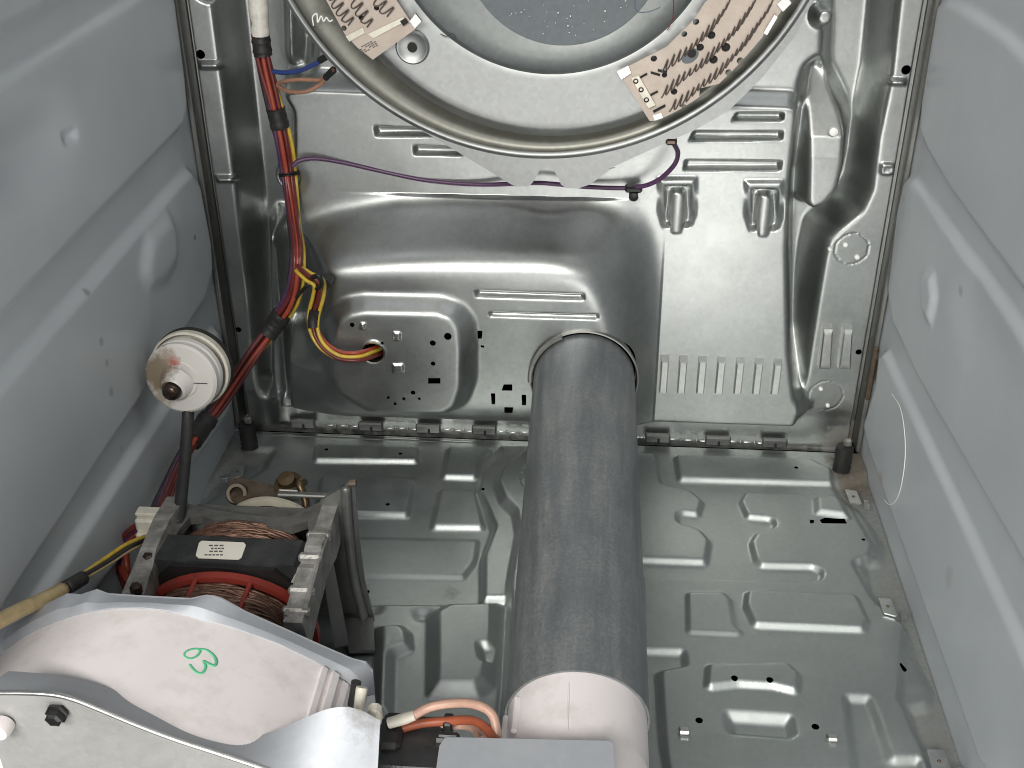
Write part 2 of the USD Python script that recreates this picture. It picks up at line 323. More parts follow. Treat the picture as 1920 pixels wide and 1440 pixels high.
# upper right land and the big central plateau
B.put(rnd(bp([(1330, -30), (1545, -30), (1556, 60), (1549, 200), (1512, 196), (1330, 190)]), .006).buffer(.008), -.006, .012, .0025)
plate = bp([(529, 166), (534, 185), (548, 205), (552, 300), (556, 350), (563, 420), (700, 470), (1000, 500), (1000, 768), (1218, 768), (1485, 777), (1492, 760), (1479, 640), (1477, 460), (1483, 330), (1500, 197), (1480, 190), (590, 160)])
B.put(bp([(530, 640), (1040, 650), (1040, 740), (1500, 752), (1512, 764), (1512, 776), (1530, 786), (1525, 800), (1000, 782), (530, 772)], -.036), .038, .010, .0025)
B.put(rnd(plate, .006).buffer(.008), lambda u, v: .004+(.43-v)*.07, .010, .0022)
# clip boss behind the harness, tube rib at top left
B.put(circ(bk(547, 325)[[0, 2]], .021), .012, .006, .0022)
B.put(circ(bk(547, 325)[[0, 2]], .011), .008, .003, .0015)
B.put(bp([(512, -40), (552, -40), (556, 90), (548, 140), (528, 150), (515, 120)]), -.006, .012, .003)
# long bump on the right with its flat face
B.put(bp([(1506, 205), (1512, 160), (1522, 132), (1537, 120), (1552, 126), (1568, 158), (1590, 210), (1596, 245), (1588, 310), (1577, 352), (1552, 382), (1520, 396), (1500, 380)]).buffer(.006), lambda u, v: np.interp(v, [.27, .326, .345, .40], [.012, .007, .002, -.034]), .011, .0022)
# two scoops with their tongues
B.put(circ(bk(1546, 30)[[0, 2]], .0125), .006, .006, .0015)
for sx in (1268, 1429):
    o = sx-1268; dy = 6 if o else 0
    B.put(bp([(1231+o, 322+dy), (1305+o, 322+dy), (1308+o, 360+dy), (1303+o, 395+dy), (1292+o, 415+dy), (1242+o, 415+dy), (1232+o, 385+dy)]), lambda u, v: .017-np.clip((v-.315)/-.055, 0, 1)*.012+(.43-.31)*.035*.6, .0035, .001)
    B.put(bp([(1246+o, 337+dy), (1294+o, 337+dy), (1296+o, 410+dy), (1246+o, 410+dy)]), lambda u, v: .008, .002, .0008)
    xc = bk(sx+1, 380+dy)[0]
    B.put(bp([(1254+o, 350+dy), (1262+o, 346+dy), (1276+o, 346+dy), (1284+o, 352+dy), (1286+o, 400+dy), (1276+o, 425+dy), (1258+o, 425+dy), (1250+o, 400+dy)]), lambda u, v, xc=xc: .008+.010*np.sqrt(np.clip(1-((u-xc)/.011)**2, 0, 1)), .001, .0007)
# the bulge over duct and cover
rim = bp([(520, 414), (610, 395), (680, 376), (760, 358), (850, 351), (1000, 351), (1130, 360), (1178, 372), (1208, 396), (1224, 440), (1231, 520), (1232, 760), (1225, 850), (600, 850), (520, 800)])
bo = rnd(rim.intersection(sbox(-1, .028, 1, 1)).buffer(-.007), .018)
bi = rnd(bp([(588, 494), (1050, 499), (1102, 518), (1138, 570), (1160, 640), (1172, 720), (1172, 800), (592, 790)], -.084).intersection(sbox(-1, .078, 1, 1)), .022).intersection(bo.buffer(-.012))
slb, mb = B.mask(bo, 0, 0); pts_ = shapely.points(B.U[slb], B.V[slb]); do_ = shapely.distance(bo.boundary, pts_); di_ = shapely.distance(bi, pts_)
mb = gaussian_filter(np.where(mb > 0, do_/(do_+di_+1e-9), 0.), .0100/B.st, mode='nearest')
B.H[slb] = B.H[slb]*(1-mb)+(.080+np.clip(B.V[slb]-.07, 0, .2)*.01)*mb
YB = -.083
pocket = bp([(602, 696), (604, 630), (618, 585), (645, 567), (680, 561), (823, 564), (862, 577), (884, 605), (889, 650), (888, 722), (872, 765), (839, 783), (690, 781), (646, 757), (614, 733)], -.092)
B.put(rnd(pocket.buffer(.001), .024), lambda u, v: .099+(.165-v)*.075, .013, .0022)
# vertical gutter left of the bulge
B.put(rnd(bp([(500, 455), (520, 455), (541, 735), (528, 747), (512, 742), (503, 715)]), .004), -.004, .006, .0016)
# embossed ribs, slots, tabs
for a in ([(372, 113), (418, 113), (418, 130), (374, 130)], [(405, 328), (444, 328), (446, 342), (407, 342)], [(1656, 144), (1699, 146), (1699, 161), (1656, 160)]): B.put(bp(a), .005, .003, .0008, add=True)
for a in ([(704, 231), (830, 236), (840, 250), (708, 250)], [(778, 266), (860, 270), (870, 285), (780, 284)], [(1300, 240), (1466, 240), (1464, 257), (1290, 258)], [(1284, 292), (1464, 294), (1460, 312), (1280, 312)], [(1380, 206), (1468, 206), (1466, 222), (1370, 222)]): B.put(bp(a), -.007, .0022, .0007, add=True)
for a in ([(888, 545), (1096, 553), (1096, 566), (892, 560)], [(915, 586), (1124, 592), (1122, 602), (918, 596)]):
    B.put(rnd(bp(a, YB), .002), -.006, .0035, .0007, add=True)
B.put(bp([(1650, 306), (1655, 303), (1677, 304), (1678, 325), (1664, 330), (1648, 327)]), .004, .003, .0007, add=True)
B.put(bp([(1655, 310), (1673, 310), (1673, 323), (1654, 323)]), -.002, .001, .0006, add=True)
ko = circ(bk(1597, 467)[[0, 2]], .0165); B.put(ko.difference(ko.buffer(-.0010)), -.0008, 0, .0005, add=True)
ko = circ(bk(1548, 742)[[0, 2]], .018); B.put(ko.difference(ko.buffer(-.0010)), -.0005, 0, .0005, add=True)
# holes
for a, b, r in ((376, 102, .0042), (1699, 131, .0042), (1610, 660, .003), (447, 618, .003)): B.hole(circ(bk(a, b)[[0, 2]], r))
YP = -.1005
for a, b, r in ((839, 633, .0036), (811, 645, .0028), (812, 682, .0022), (659, 612, .0022), (729, 743, .0015), (742, 754, .0016), (758, 745, .0016), (775, 734, .0022), (787, 745, .0015), (716, 645, .0015)): B.hole(circ(bk(a, b, YP)[[0, 2]], r))
hc = bk(700, 661, YP); B.hole(circ(hc[[0, 2]], .0118))
B.hole(bp([(803, 708), (826, 708), (826, 718), (803, 718)], YP))
for a in ([(895, 622), (904, 622), (903, 637), (896, 637)], [(901, 649), (908, 650), (907, 654), (901, 653)], [(944, 723), (960, 723), (960, 735), (940, 735)], [(920, 740), (928, 740), (928, 761), (921, 761)], [(978, 743), (986, 743), (986, 763), (978, 763)], [(945, 767), (962, 767), (960, 780), (945, 780)]): B.hole(bp(a, YB))
PC = np.array([.0432, -.083, .1255]); PR = .0488
B.hole(Point(PC[0], PC[2]).buffer(.0508, 32))
# knock-outs on the cover: little cut tabs
for a in ([(737, 625), (750, 625), (750, 640), (738, 640)], [(737, 682), (756, 682), (756, 697), (737, 697)], [(675, 608), (684, 608), (682, 619), (674, 618)], [(579, 680), (597, 680), (597, 692), (578, 692)]): B.put(bp(a, YP), .0015, .0005, .0004, add=True)
for sx in (-1, 1): B.put(sbox(*sorted((sx*.3285, sx*.345)), -.01, .51).buffer(0) if False else sbox(min(sx*.3275, sx*.345), -.01, max(sx*.3275, sx*.345), .51), -.020, 0, .0008)
# rust and grime
B.stain(bp([(420, 780), (1620, 835), (1620, 870), (420, 830)]), .42, .006)
B.stain(bp([(1636, 640), (1664, 640), (1650, 740), (1618, 740)]), .9, .004)
B.stain(bp([(1540, 800), (1615, 800), (1615, 860), (1540, 860)]), .75, .008)
B.stain(bp([(1560, 640), (1620, 600), (1625, 700), (1560, 700)]), .22, .01)
B.H += .0007*(meshkit.fbm(np.stack([B.U*14, B.V*14, B.U*0], -1), 3, 9)-.5)
P2, Hh, St, tri = B.build()
V = np.column_stack([P2[:, 0], -Hh, P2[:, 1]])
# stretch the uniform upper rows on to the top of the cabinet
top = B.H[-1]; k = np.arange(0, len(B.u), 4); n0 = len(V)
V = np.vstack([V, np.column_stack([B.u[k], -top[k], np.full(len(k), B.v[-1]+.0003)]), np.column_stack([B.u[k], -top[k], np.full(len(k), .88)])]); m = len(k); j = np.arange(m-1)
tri = np.vstack([tri, np.column_stack([n0+j, n0+j+1, n0+m+j+1]), np.column_stack([n0+j, n0+m+j+1, n0+m+j])]); St = np.concatenate([St, np.zeros(2*m)])
back = thing('back_panel', 'pressed galvanised steel back panel of the dryer cabinet, behind the duct and heater', 'back panel', (0, 0, 0))
part(back, 'pressed_sheet', (V, tri), m_back, True, prim={'stain': St})
for x0, s in ((-.3365, -1), (.3365, 1)):          # the folded side edges
    part(back, 'edge_fold', bevel_box((x0, .009, .44), (.0045, .026, .88), b=.2), m_bracket)
part(back, 'rust_patch', bevel_box((.3362, -.0045, .098), (.0052, .006, .062), b=.3), m_rust, label='rusty spot on the right folded edge')
for (a, b) in ((1245, 701), (1279, 696), (1315, 698), (1350, 700), (1385, 702), (1420, 704), (1455, 706)):   # row of louvres
    yy = -(.004+(.43-.085)*.07); w = .0082
    c0 = bk(a, 668+(a-1245)*.034, yy); c1 = bk(a, 733+(a-1245)*.012, yy); c = (c0+c1)/2; h = c0[2]-c1[2]
    t = .009; y0 = yy+.003
    part(back, 'louver', hull([(c[0]+sx*w*k, y0-d, c[2]+zz) for sx in (-1, 1) for k, d, zz in ((.5, 0, h*.52), (.5, 0, -h*.52), (.46, t*.75, h*.44), (.46, t*.75, -h*.5), (.34, t, h*.40), (.34, t, -h*.47))]), m_bright, 25)
for pts in ([(1543, 610), (1561, 610), (1556, 690), (1533, 690)], [(1581, 610), (1598, 611), (1593, 690), (1570, 690)]):
    q = np.array(pxz(pts, -.002)); c = q.mean(0)
    part(back, 'raised_tab', hull([(*(c+(p-c)*k), 0)[:1]+(-d,)+tuple([(c+(p-c)*k)[1]]) for p in q for k, d in ((1, -.001), (.93, .007), (.72, .0085))]), m_bright, 25)
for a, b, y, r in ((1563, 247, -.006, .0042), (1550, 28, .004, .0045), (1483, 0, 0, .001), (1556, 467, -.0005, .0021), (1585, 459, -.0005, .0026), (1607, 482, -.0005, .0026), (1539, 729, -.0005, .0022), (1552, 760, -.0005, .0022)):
    c = bk(a, b, y); part(back, 'lit_hole_dot', lathe([(0, .0022), (r*.6, .0020), (r*.92, .0012), (r, 0), (r, -.002)][::-1], c, (0, -1, 0), 16), m_plain_white)  # white caps painted in for light showing through small holes
pl = lathe([(.012, -.004), (.0125, .0), (.0118, .0016), (.0102, .0012), (.0098, -.004)], (hc[0], YP, hc[2]), (0, -1, 0), 32)
part(back, 'grommet', pl, m_bright)
for a, b in ((568, 794), (695, 799), (803, 803), (908, 806), (1233, 821), (1346, 826), (1452, 830)):
    c = bk(a, b, -.006); part(back, 'crimp_tab', bevel_box(c, (.027, .006, .0105), b=.25), m_post, 25)
    part(back, 'crimp_slit', bevel_box(c+[.001, -.0028, -.002], (.0025, .002, .006), b=.3), m_dark)
bd = []
for a0, a1, b0, b1 in ((618, 664, 797, 799), (730, 776, 802, 804), (838, 880, 805, 808), (940, 985, 809, 811), (1262, 1320, 823, 827), (1375, 1428, 828, 831), (1196, 1210, 819, 820)):
    for t in np.linspace(0, 1, 5):
        c = bk(a0+(a1-a0)*t, b0+(b1-b0)*t, -.005); q = sph(c, 1, 1); odd = int(round(t*4)) % 2
        bd.append(((q[0]-c)*((.0011, .0018, .0024) if odd else (.0048, .0014, .0009))+c, q[1]))
part(back, 'crimp_beads', cat(*bd), m_bright, True, kind='stuff')
lipm = tube(spline([bk(470, 818, -.010), bk(760, 829, -.011), bk(1000, 840, -.011), bk(1300, 852, -.011), bk(1600, 866, -.010)]), .0048, 6)
part(back, 'bottom_lip', lipm, m_back, True, prim={'stain': np.full(len(lipm[0]), .33)})

# ================================================================ FLOOR PAN
G = Sheet(-.3398, .3398, -.64, -.006, .0014, 0.)
fp = lambda pts, z=0.: Polygon(pxy(pts, z)).buffer(0)
HP = .0056
def pad(pts, h=HP, w=.0036, r=.0055): G.put(rnd(fp(pts), r), h, w, .0011)
# right half: raised lands separated by channels
pad([(1150, 850), (1233, 855), (1241, 912), (1296, 924), (1320, 945), (1312, 972), (1274, 968), (1272, 984), (1314, 997), (1333, 1020), (1327, 1062), (1150, 1056)])
pad([(1262, 856), (1520, 864), (1562, 884), (1566, 914), (1270, 906)])
pad([(1395, 927), (1560, 931), (1600, 960), (1640, 1030), (1630, 1060), (1600, 1060), (1640, 1130), (1700, 1180), (1690, 1320), (1760, 1460), (1250, 1460), (1200, 1300), (1196, 1086), (1400, 1091), (1520, 1096), (1536, 1090), (1538, 1078), (1522, 1070), (1425, 1068), (1412, 1056), (1404, 1022), (1414, 1004), (1450, 992), (1446, 980), (1398, 976), (1384, 946)])
pad([(1396, 1119), (1604, 1126), (1630, 1180), (1620, 1198), (1410, 1189), (1392, 1150)], HP*2)
pad([(1284, 1120), (1355, 1119), (1372, 1135), (1380, 1186), (1400, 1197), (1720, 1211), (1720, 1219), (1285, 1200)], HP*1.5)
pad([(1190, 1222), (1286, 1224), (1292, 1258), (1240, 1267), (1254, 1470), (1190, 1470)], 0., .005)
pad([(1322, 1257), (1476, 1255), (1500, 1278), (1498, 1316), (1448, 1304), (1382, 1300), (1318, 1308)], HP*2)
pad([(1350, 1338), (1488, 1346), (1496, 1386), (1482, 1396), (1362, 1386)], -.002, .008)
pad([(1576, 1308), (1632, 1310), (1648, 1345), (1690, 1470), (1596, 1470), (1582, 1360)], 0., .007)
pad([(1640, 1428), (1730, 1424), (1740, 1480), (1650, 1480)], 0, .006)
# border gutter along the right wall
gut = [(1556, 905), (1570, 933), (1600, 953), (1627, 987), (1645, 1020), (1644, 1048), (1612, 1052), (1620, 1098), (1640, 1140), (1673, 1163), (1693, 1185), (1705, 1228), (1735, 1290), (1733, 1314), (1694, 1322), (1705, 1369), (1722, 1410), (1740, 1460), (1900, 1460), (1700, 1000), (1640, 880)]
pad(gut, -.006, .008)
G.stain(fp(gut), .55, .006); G.stain(fp([(1540, 850), (1625, 850), (1650, 940), (1580, 940)]), .85, .006)
# left half
pad([(590, 836), (786, 842), (787, 872), (586, 870)]); pad([(838, 840), (930, 846), (902, 870), (896, 903), (826, 901)])
pad([(600, 894), (772, 901), (778, 915), (768, 974), (590, 970)]); pad([(822, 921), (895, 924), (912, 997), (806, 996)])
la = [(925, 845), (935, 862), (900, 893), (891, 930), (908, 965), (922, 1000), (900, 1056), (900, 1140), (1100, 1140), (1100, 845)]
pad(la, .010, .005)
pad([(990, 850), (975, 872), (938, 897), (926, 930), (938, 963), (960, 985), (966, 1020), (950, 1110), (940, 1300), (925, 1460), (1100, 1460), (1100, 850)], .020, .006)
pad([(560, 1006), (902, 1012), (898, 1056), (872, 1090), (560, 1084)], .003, .006)
pad([(560, 1134), (955, 1138), (950, 1300), (930, 1470), (560, 1470)], .006, .006)
pad([(800, 1165), (840, 1142), (944, 1140), (944, 1215), (928, 1300), (900, 1322), (798, 1322)], .016, .012)
pad([(704, 1185), (756, 1183), (775, 1200), (778, 1232), (742, 1245), (740, 1360), (696, 1360)], .014, .008)
pad([(890, 1226), (940, 1226), (930, 1266), (898, 1266)], .009, .006)
for a, b in ((700, 1150), (793, 1162)): G.put(circ(fl(a, b)[:2], .010), -.005, .008, .003, add=True)
ko = circ(fl(1060, 925)[:2], .045); G.put(ko.difference(ko.buffer(-.0012)), -.0012, 0, .0006, add=True)
G.stain(fp([(820, 1092), (870, 1092), (872, 1130), (815, 1130)]), .5, .006)
G.stain(fp([(640, 880), (800, 880), (800, 900), (640, 900)]), .42, .006); G.stain(fp([(820, 995), (900, 998), (900, 1012), (820, 1008)]), .5, .004)
G.stain(fp([(400, 830), (640, 838), (640, 848), (520, 850), (400, 900)]), .55, .008); G.stain(fp([(780, 1310), (900, 1310), (900, 1335), (780, 1330)]), .35, .006)
G.stain(sbox(-.34, -.03, .34, 0), .35, .008); G.stain(sbox(-.34, -.6, -.325, 0), .5, .008)
gl = [(455, 835), (520, 838), (500, 880), (430, 920), (380, 950), (350, 1000), (300, 1000)]
pad(gl, -.005, .007)
for a, b, r in ((1376, 1280, .0028), (1442, 1283, .0028), (1311, 1350, .003), (1529, 1362, .003), (1493, 876, .0022), (612, 842, .002), (751, 850, .002), (727, 945, .0022), (906, 923, .0018), (1695, 1245, .0032), (1619, 1011, .0018), (680, 1192, .0025), (686, 1100, .003)): G.hole(circ(fl(a, b, .006)[:2], r))
G.hole(fp([(1536, 979), (1545, 975), (1583, 978), (1588, 986), (1540, 985)], .003)); G.hole(fp([(1518, 979), (1526, 979), (1525, 985), (1518, 985)], .003))
G.put(rnd(fp([(1522, 944), (1560, 938), (1578, 948), (1596, 985), (1524, 976)]), .003), .012, .006, .001)
P2, Hh, St, tri = G.build()
floor = thing('floor_pan', 'embossed galvanised floor pan with raised pads, rusty along the right edge', 'floor pan', (0, 0, 0))
part(floor, 'pressed_sheet', (np.column_stack([P2, Hh]), tri), m_floor, True, prim={'stain': St})
for a, b in ((1283, 1372), (1560, 1385)):
    c = fl(a, b, .007); part(floor, 'lanced_tongue', bevel_box(c+[0, 0, .001], (.009, .007, .004), b=.35), m_bright, 25)

# ================================================================ SIDE WALLS
m_wall_left = stained('grey_paint_left', (.50, .53, .555), [(at(313, 503, 0, -.333), .0045, (.16, .10, .05), .8), (at(190, 640, 0, -.333), .0045, (.2, .2, .2), .5), (at(200, 680, 0, -.333), .004, (.2, .2, .2), .5), (at(208, 735, 0, -.333), .0045, (.2, .2, .2), .5), (at(165, 545, 0, -.333), .004, (.2, .2, .2), .6), (at(245, 840, 0, -.333), .007, (.2, .2, .2), .5), (at(365, 445, 0, -.333), .003, (.12, .10, .08), .7)], .38)
m_wall_right = stained('grey_paint_right', (.465, .495, .52), [(at(1640, 690, 0, .338), .016, (.17, .10, .05), .8), (at(1704, 372, 0, .338), .006, (.22, .17, .13), .6), (at(1660, 900, 0, .338), .010, (.36, .30, .27), .6), (at(1798, 545, 0, .334), .005, (.2, .2, .2), .5), (at(1780, 1080, 0, .334), .01, (.35, .35, .35), .5)], .38)
def wall(sign, feats, dents, label):
    x = sign*XW; S = Sheet(-.655, .012, -.018, .88, .0019, 0.)
    wp = lambda pts: Polygon([tuple(at(a, b, 0, x)[[1, 2]]) for a, b in pts]).buffer(0)
    for pts, h, w in feats: S.put(rnd(wp(pts), .012), h*1.05, w*.62, .0018)
    for pts, h, w, sg in dents: S.put(wp(pts), h, w, sg, add=True)
    S.H += .0016*(meshkit.fbm(np.stack([S.U*9, S.V*9, S.U*0+sign*3.3], -1), 3, 5)-.5)
    P2, H, St, tri = S.build()
    V = np.column_stack([x-sign*H, P2[:, 0], P2[:, 1]])
    if sign < 0: tri = tri  # (y, z) seen from +x is right handed
    else: tri = tri[:, ::-1]
    t = thing('side_panel', label, 'side panel', (0, 0, 0))
    part(t, 'pressed_sheet', (V, tri), m_wall_left if sign < 0 else m_wall_right, True)
    part(t, 'front_flange', bevel_box((x-sign*.012, -.655, .44), (.026, .003, .88)), m_wall)
    return t
def far(p, q, k):   # continue the line p->q beyond q
    return (q[0]+(q[0]-p[0])*k, q[1]+(q[1]-p[1])*k)
left = wall(-1, [
    ([(112, 0), (0, 55), far((112, 0), (0, 55), 1.2), (-400, -60), (200, -300), (300, -60)], .006, .009),
    ([(222, 0), (0, 138), far((222, 0), (0, 138), 2), (-420, 900), far((333, 244), (0, 590), 1), (0, 590), (333, 244), (343, 203), (338, 150), (318, 0), (312, -25), (270, -35)], .007, .011),
    ([(348, 312), (366, 338), (388, 454), (391, 511), (376, 566), (333, 632), (0, 1135), far((333, 632), (0, 1135), .6), (-420, 1150), far((340, 320), (0, 696), .7), (0, 696), (340, 318)], .007, .011),
    ([(400, 612), (420, 660), (432, 720), (425, 770), (380, 840), (330, 905), far((380, 840), (330, 905), 9), (-250, 1500), far((393, 618), (200, 905), 2), (200, 905), (393, 616)], .007, .010),
], [([(0, 210), (70, 190), (125, 225), (130, 270), (100, 320), (40, 380), (-60, 420), (-60, 260)], -.014, .03, .010), ([(105, 245), (128, 238), (130, 262), (112, 276)], -.006, .006, .002), ([(258, 440), (296, 395), (312, 420), (316, 490), (292, 530), (262, 545), (245, 510)], .006, .008, .005)],
    'grey painted left side panel with embossed panels beside the motor and wire harness')
right = wall(1, [
    ([(1769, 0), (1765, 30), (1738, 190), (1733, 252), (1748, 290), (1785, 355), (1920, 540), far((1785, 355), (1920, 540), 1.5), (2250, 400), (1900, 60), (1830, 14), (1790, -10)], .006, .011),
    ([(1706, 330), (1690, 400), (1672, 550), (1682, 612), (1734, 722), (1900, 1010), far((1734, 722), (1900, 1010), .8), (2250, 1100), (1920, 603), (1740, 358), (1720, 330)], .006, .010),
    ([(1657, 660), (1650, 720), (1625, 800), (1640, 860), (1850, 1440), (2100, 1600), (1920, 1185), (1700, 722), (1668, 655)], .006, .010),
], [([(1752, 500), (1768, 508), (1775, 560), (1762, 615), (1748, 590), (1745, 540)], .005, .006, .003), ([(1840, 480), (1900, 600), (1960, 760), (1830, 700), (1790, 560)], -.004, .02, .012)],
    'grey painted right side panel with embossed panels beside the bare floor pan')

# ================================================================ EXHAUST DUCT
e0 = np.array([.0432, -.076, .1260]); e1 = np.array([.048, -.495, .1003]); ax = e1-e0; Ld = np.linalg.norm(ax); axn = ax/Ld
duct = thing('exhaust_duct', 'long dull grey metal exhaust duct running from the back panel to the front', 'duct', e0)
part(duct, 'pipe', lathe([(PR-.0015, 0), (PR-.0015, Ld), (PR, Ld), (PR, .02), (PR, .012), (PR, .004), (PR-.0015, 0)], e0, axn, 96), m_duct, 40)
part(duct, 'collar', lathe([(.0512, -.012), (.0530, -.003), (.0528, .0012), (.0516, .0016), (.0506, -.001), (.0502, -.012)], (PC[0], PC[1]+.0005, PC[2]), (0, -1, 0), 72), m_bracket)
part(duct, 'clamp_strip', tube(spline([(PC[0]+.0520*math.cos(t), PC[1]-.003, PC[2]+.0520*math.sin(t)) for t in np.linspace(2.0, 3.2, 9)], 5), .0026, 7), m_bracket)
wh = thing('white_outlet', 'white plastic blower outlet tube pushed into the front end of the grey duct', 'outlet', e1)
rw = .0470; e2 = e1+axn*.15
part(wh, 'tube', lathe([(rw, -.03), (rw, .045), (rw+.0022, .052), (rw+.0022, .15), (rw-.002, .15), (rw-.002, -.03), (rw, -.03)], e1, axn, 96), m_white, 40)
for a in (2.55, 2.95, .28):
    o = np.array([math.cos(a), 0, math.sin(a)])
    part(wh, 'rib', bevel_box(e1+axn*(.022 if a != .28 else .05)+o*(rw+.001), (.0045, .03 if a != .28 else .004, .004), np.array([[o[0], 0, o[2]], [0, 1, 0], [-o[2], 0, o[0]]]), b=.3), m_white)
part(wh, 'mould_seam', tube([e1+axn*.012+[-.006, 0, rw-.0001], e1+axn*.10+[-.006, 0, rw+.0002]], .0006, 6), m_white)

# ================================================================ HEATER HOUSING
def arc(k, y):
    a = {1: (-.005, -.052, .5753, -.11, .2573, .246), 2: (.0029, -.044, .5526, -.13, .2076, .198), 3: (.0034, -.044, .5455, -.138, .1461, .138), 4: (.014, -.034, .5128, -.168, .0866, .084)}[k]
    return np.array([a[0]+a[1]*y, a[2]+a[3]*y, a[4]+a[5]*y])
YF = -.0875
heat = thing('heater_housing', 'round galvanised heater housing with two mica heating element boards on the back panel', 'heater', (0, -.03, .58))
out = [(542, -6), (561, 36), (579, 65), (626, 107), (673, 151), (706, 180), (740, 216), (792, 245), (865, 289), (959, 346), (968, 350), (992, 349), (999, 342), (1004, 334), (1012, 319), (1025, 314), (1038, 319), (1047, 334), (1052, 346), (1062, 353), (1085, 353), (1106, 346), (1142, 320), (1202, 289), (1257, 264), (1306, 242), (1366, 208), (1429, 146), (1493, 65), (1524, 0), (1532, -40)]
q = pxz(out, YF); c1 = arc(1, YF)
th = np.linspace(math.atan2(q[-1][1]-c1[1], q[-1][0]-c1[0]), math.atan2(q[0][1]-c1[1], q[0][0]-c1[0]), 40)[1:-1]
rq = [math.hypot(p[0]-c1[0], p[1]-c1[1]) for p in (q[-1], q[0])]
if th[-1] < th[0]: th = np.linspace(th[0], th[-1]+2*np.pi, 40)
outl = Polygon(q+[(c1[0]+r_*math.cos(t), c1[1]+r_*math.sin(t)) for t, r_ in zip(th, np.linspace(rq[0], rq[1], len(th)))]).buffer(0)
ring = outl.difference(Point(c1[0], c1[1]).buffer(c1[2]-.002, 96)).difference(Polygon(pxz([(1140, 317), (1200, 290), (1196, 300), (1188, 306)], YF)))
part(heat, 'flange', plate_y(ring, YF, .0012), m_ring, 20)
sec = [(arc(1, YF)+[0, 0, .0005], YF-.0001), (arc(1, -.09)-[0, 0, .0012], -.0898), (arc(1, -.09)-[0, 0, .003], -.0900), (arc(1, -.088)-[0, 0, .0055], -.0880),
       (arc(1, -.08)*.8+arc(2, -.08)*.2, -.0815), (arc(1, -.078)*.5+arc(2, -.078)*.5, -.079), (arc(2, -.08)+[0, 0, .008], -.080), (arc(2, -.085)+[0, 0, .0035], -.088), (arc(2, -.095)+[0, 0, .001], -.095), (arc(2, -.097)-[0, 0, .0025], -.0972), (arc(2, -.096)-[0, 0, .008], -.0965),
       (arc(3, -.092)+[0, 0, .006], -.0945), (arc(3, -.092)+[0, 0, .001], -.093), (arc(3, -.09), -.0905), (arc(3, -.082)-[0, 0, .003], -.082), (arc(4, -.072)*.5+arc(3, -.074)*.5, -.074), (arc(4, -.07)+[0, 0, .002], -.070)]
def loft(sec, seg=160, close=False):
    a = np.linspace(0, 2*np.pi, seg, endpoint=False)
    V = np.vstack([np.column_stack([c[0]+c[2]*np.cos(a), np.full(seg, y), c[1]+c[2]*np.sin(a)]) for c, y in sec])
    i = np.arange(len(sec)-1)[:, None]*seg; j = np.arange(seg)[None]; k = (j+1) % seg
    qd = np.stack([i+j, i+k, i+seg+k, i+seg+j], -1).reshape(-1, 4)
    return V, np.vstack([qd[:, [0, 1, 2]], qd[:, [0, 2, 3]]])
part(heat, 'rim', loft(sec[:4]), m_ring, 50)
part(heat, 'channel', loft(sec[3:8]), m_channel, 50)
part(heat, 'pan', loft(sec[7:14]), m_ring, 50)
part(heat, 'bowl', loft(sec[13:]), m_bowl, 50, label='grey recessed bowl in the middle of the heater housing')
c4 = arc(4, -.07)
part(heat, 'centre_disc', loft([(c4+[0, 0, .003], -.0695), (c4*[1, 1, .6], -.066), (c4*[1, 1, .02], -.065)]), m_disc, 50)
c = bk(773, 89, -.0972)                                     # dimple with its screw hole
dim = part(heat, 'dimple', lathe([(.0142, -.0005), (.0128, .0012), (.0112, .0008), (.0085, -.0008), (.0040, -.001)], c, (0, -1, 0), 32), m_ring)
part(dim, 'screw_hole', lathe([(.0041, -.0002), (.0001, -.0001)], c+[0, -.0005, 0], (0, -1, 0), 20), m_dark)
sp_ = []
for i in range(150):
    rr_ = .105*math.sqrt(rng.random()); tt_ = rng.uniform(-2.9, -.2); x_ = c4[0]+rr_*math.cos(tt_); z_ = c4[1]-.01+rr_*math.sin(tt_)*.9
    if math.hypot(x_-c4[0], z_-c4[1]) < c4[2]-.004: sp_.append(bevel_box((x_, -.0705, z_), (.0004+.0010*rng.random()**3, .0006, .0004+.0008*rng.random()**3)))
part(heat, 'lint_specks', cat(*sp_), m_plain_white, kind='stuff')
# boards
YM = -.104
def board(outline, holes, rows, clips, per, amp, ad):
    p = Polygon(pxz(outline, YM)).buffer(0)
    for a, b, r in holes: p = p.difference(Point(*bk(a, b, YM)[[0, 2]]).buffer(r, 10))
    t = part(heat, 'mica_board', plate_y(p, YM, .0022), m_mica, 20)
    part(t, 'hole_shade', plate_y(Polygon(pxz(outline, YM+.003)).buffer(-.003), YM+.0030, .0008), m_dark, 20)  # dark sheet put in as the shade seen through the board holes
    for rw_ in rows:
        P = spline([bk(a, b, YM-.0012) for a, b in rw_], 10); s = np.concatenate([[0], np.cumsum(np.linalg.norm(np.diff(P, axis=0), axis=1))])
        n = max(3, int(s[-1]/per)); Z = []
        for i in range(n):
            for f_, g in ((0, -1), (.28, -.6), (.42, 1), (.56, .9), (.72, -.8)):
                q = (i+f_)/n*s[-1]; b = np.array([np.interp(q, s, P[:, k]) for k in range(3)])
                Z.append(b+np.array(ad)*amp*g*(1+.25*math.sin(7.3*i))+np.array([0, -.0007 if g > 0 else .0002, 0]))
        part(t, 'heating_coil', tube(spline(Z, 3), .00052, 5), m_coil, True)
    for pts, y, m_, d in clips: part(t, 'terminal_block' if m_ is m_cream else 'lead_slot' if m_ is m_dark else 'clip', plate_y(pxz(pts, y), y, d), m_, 20)
    return t
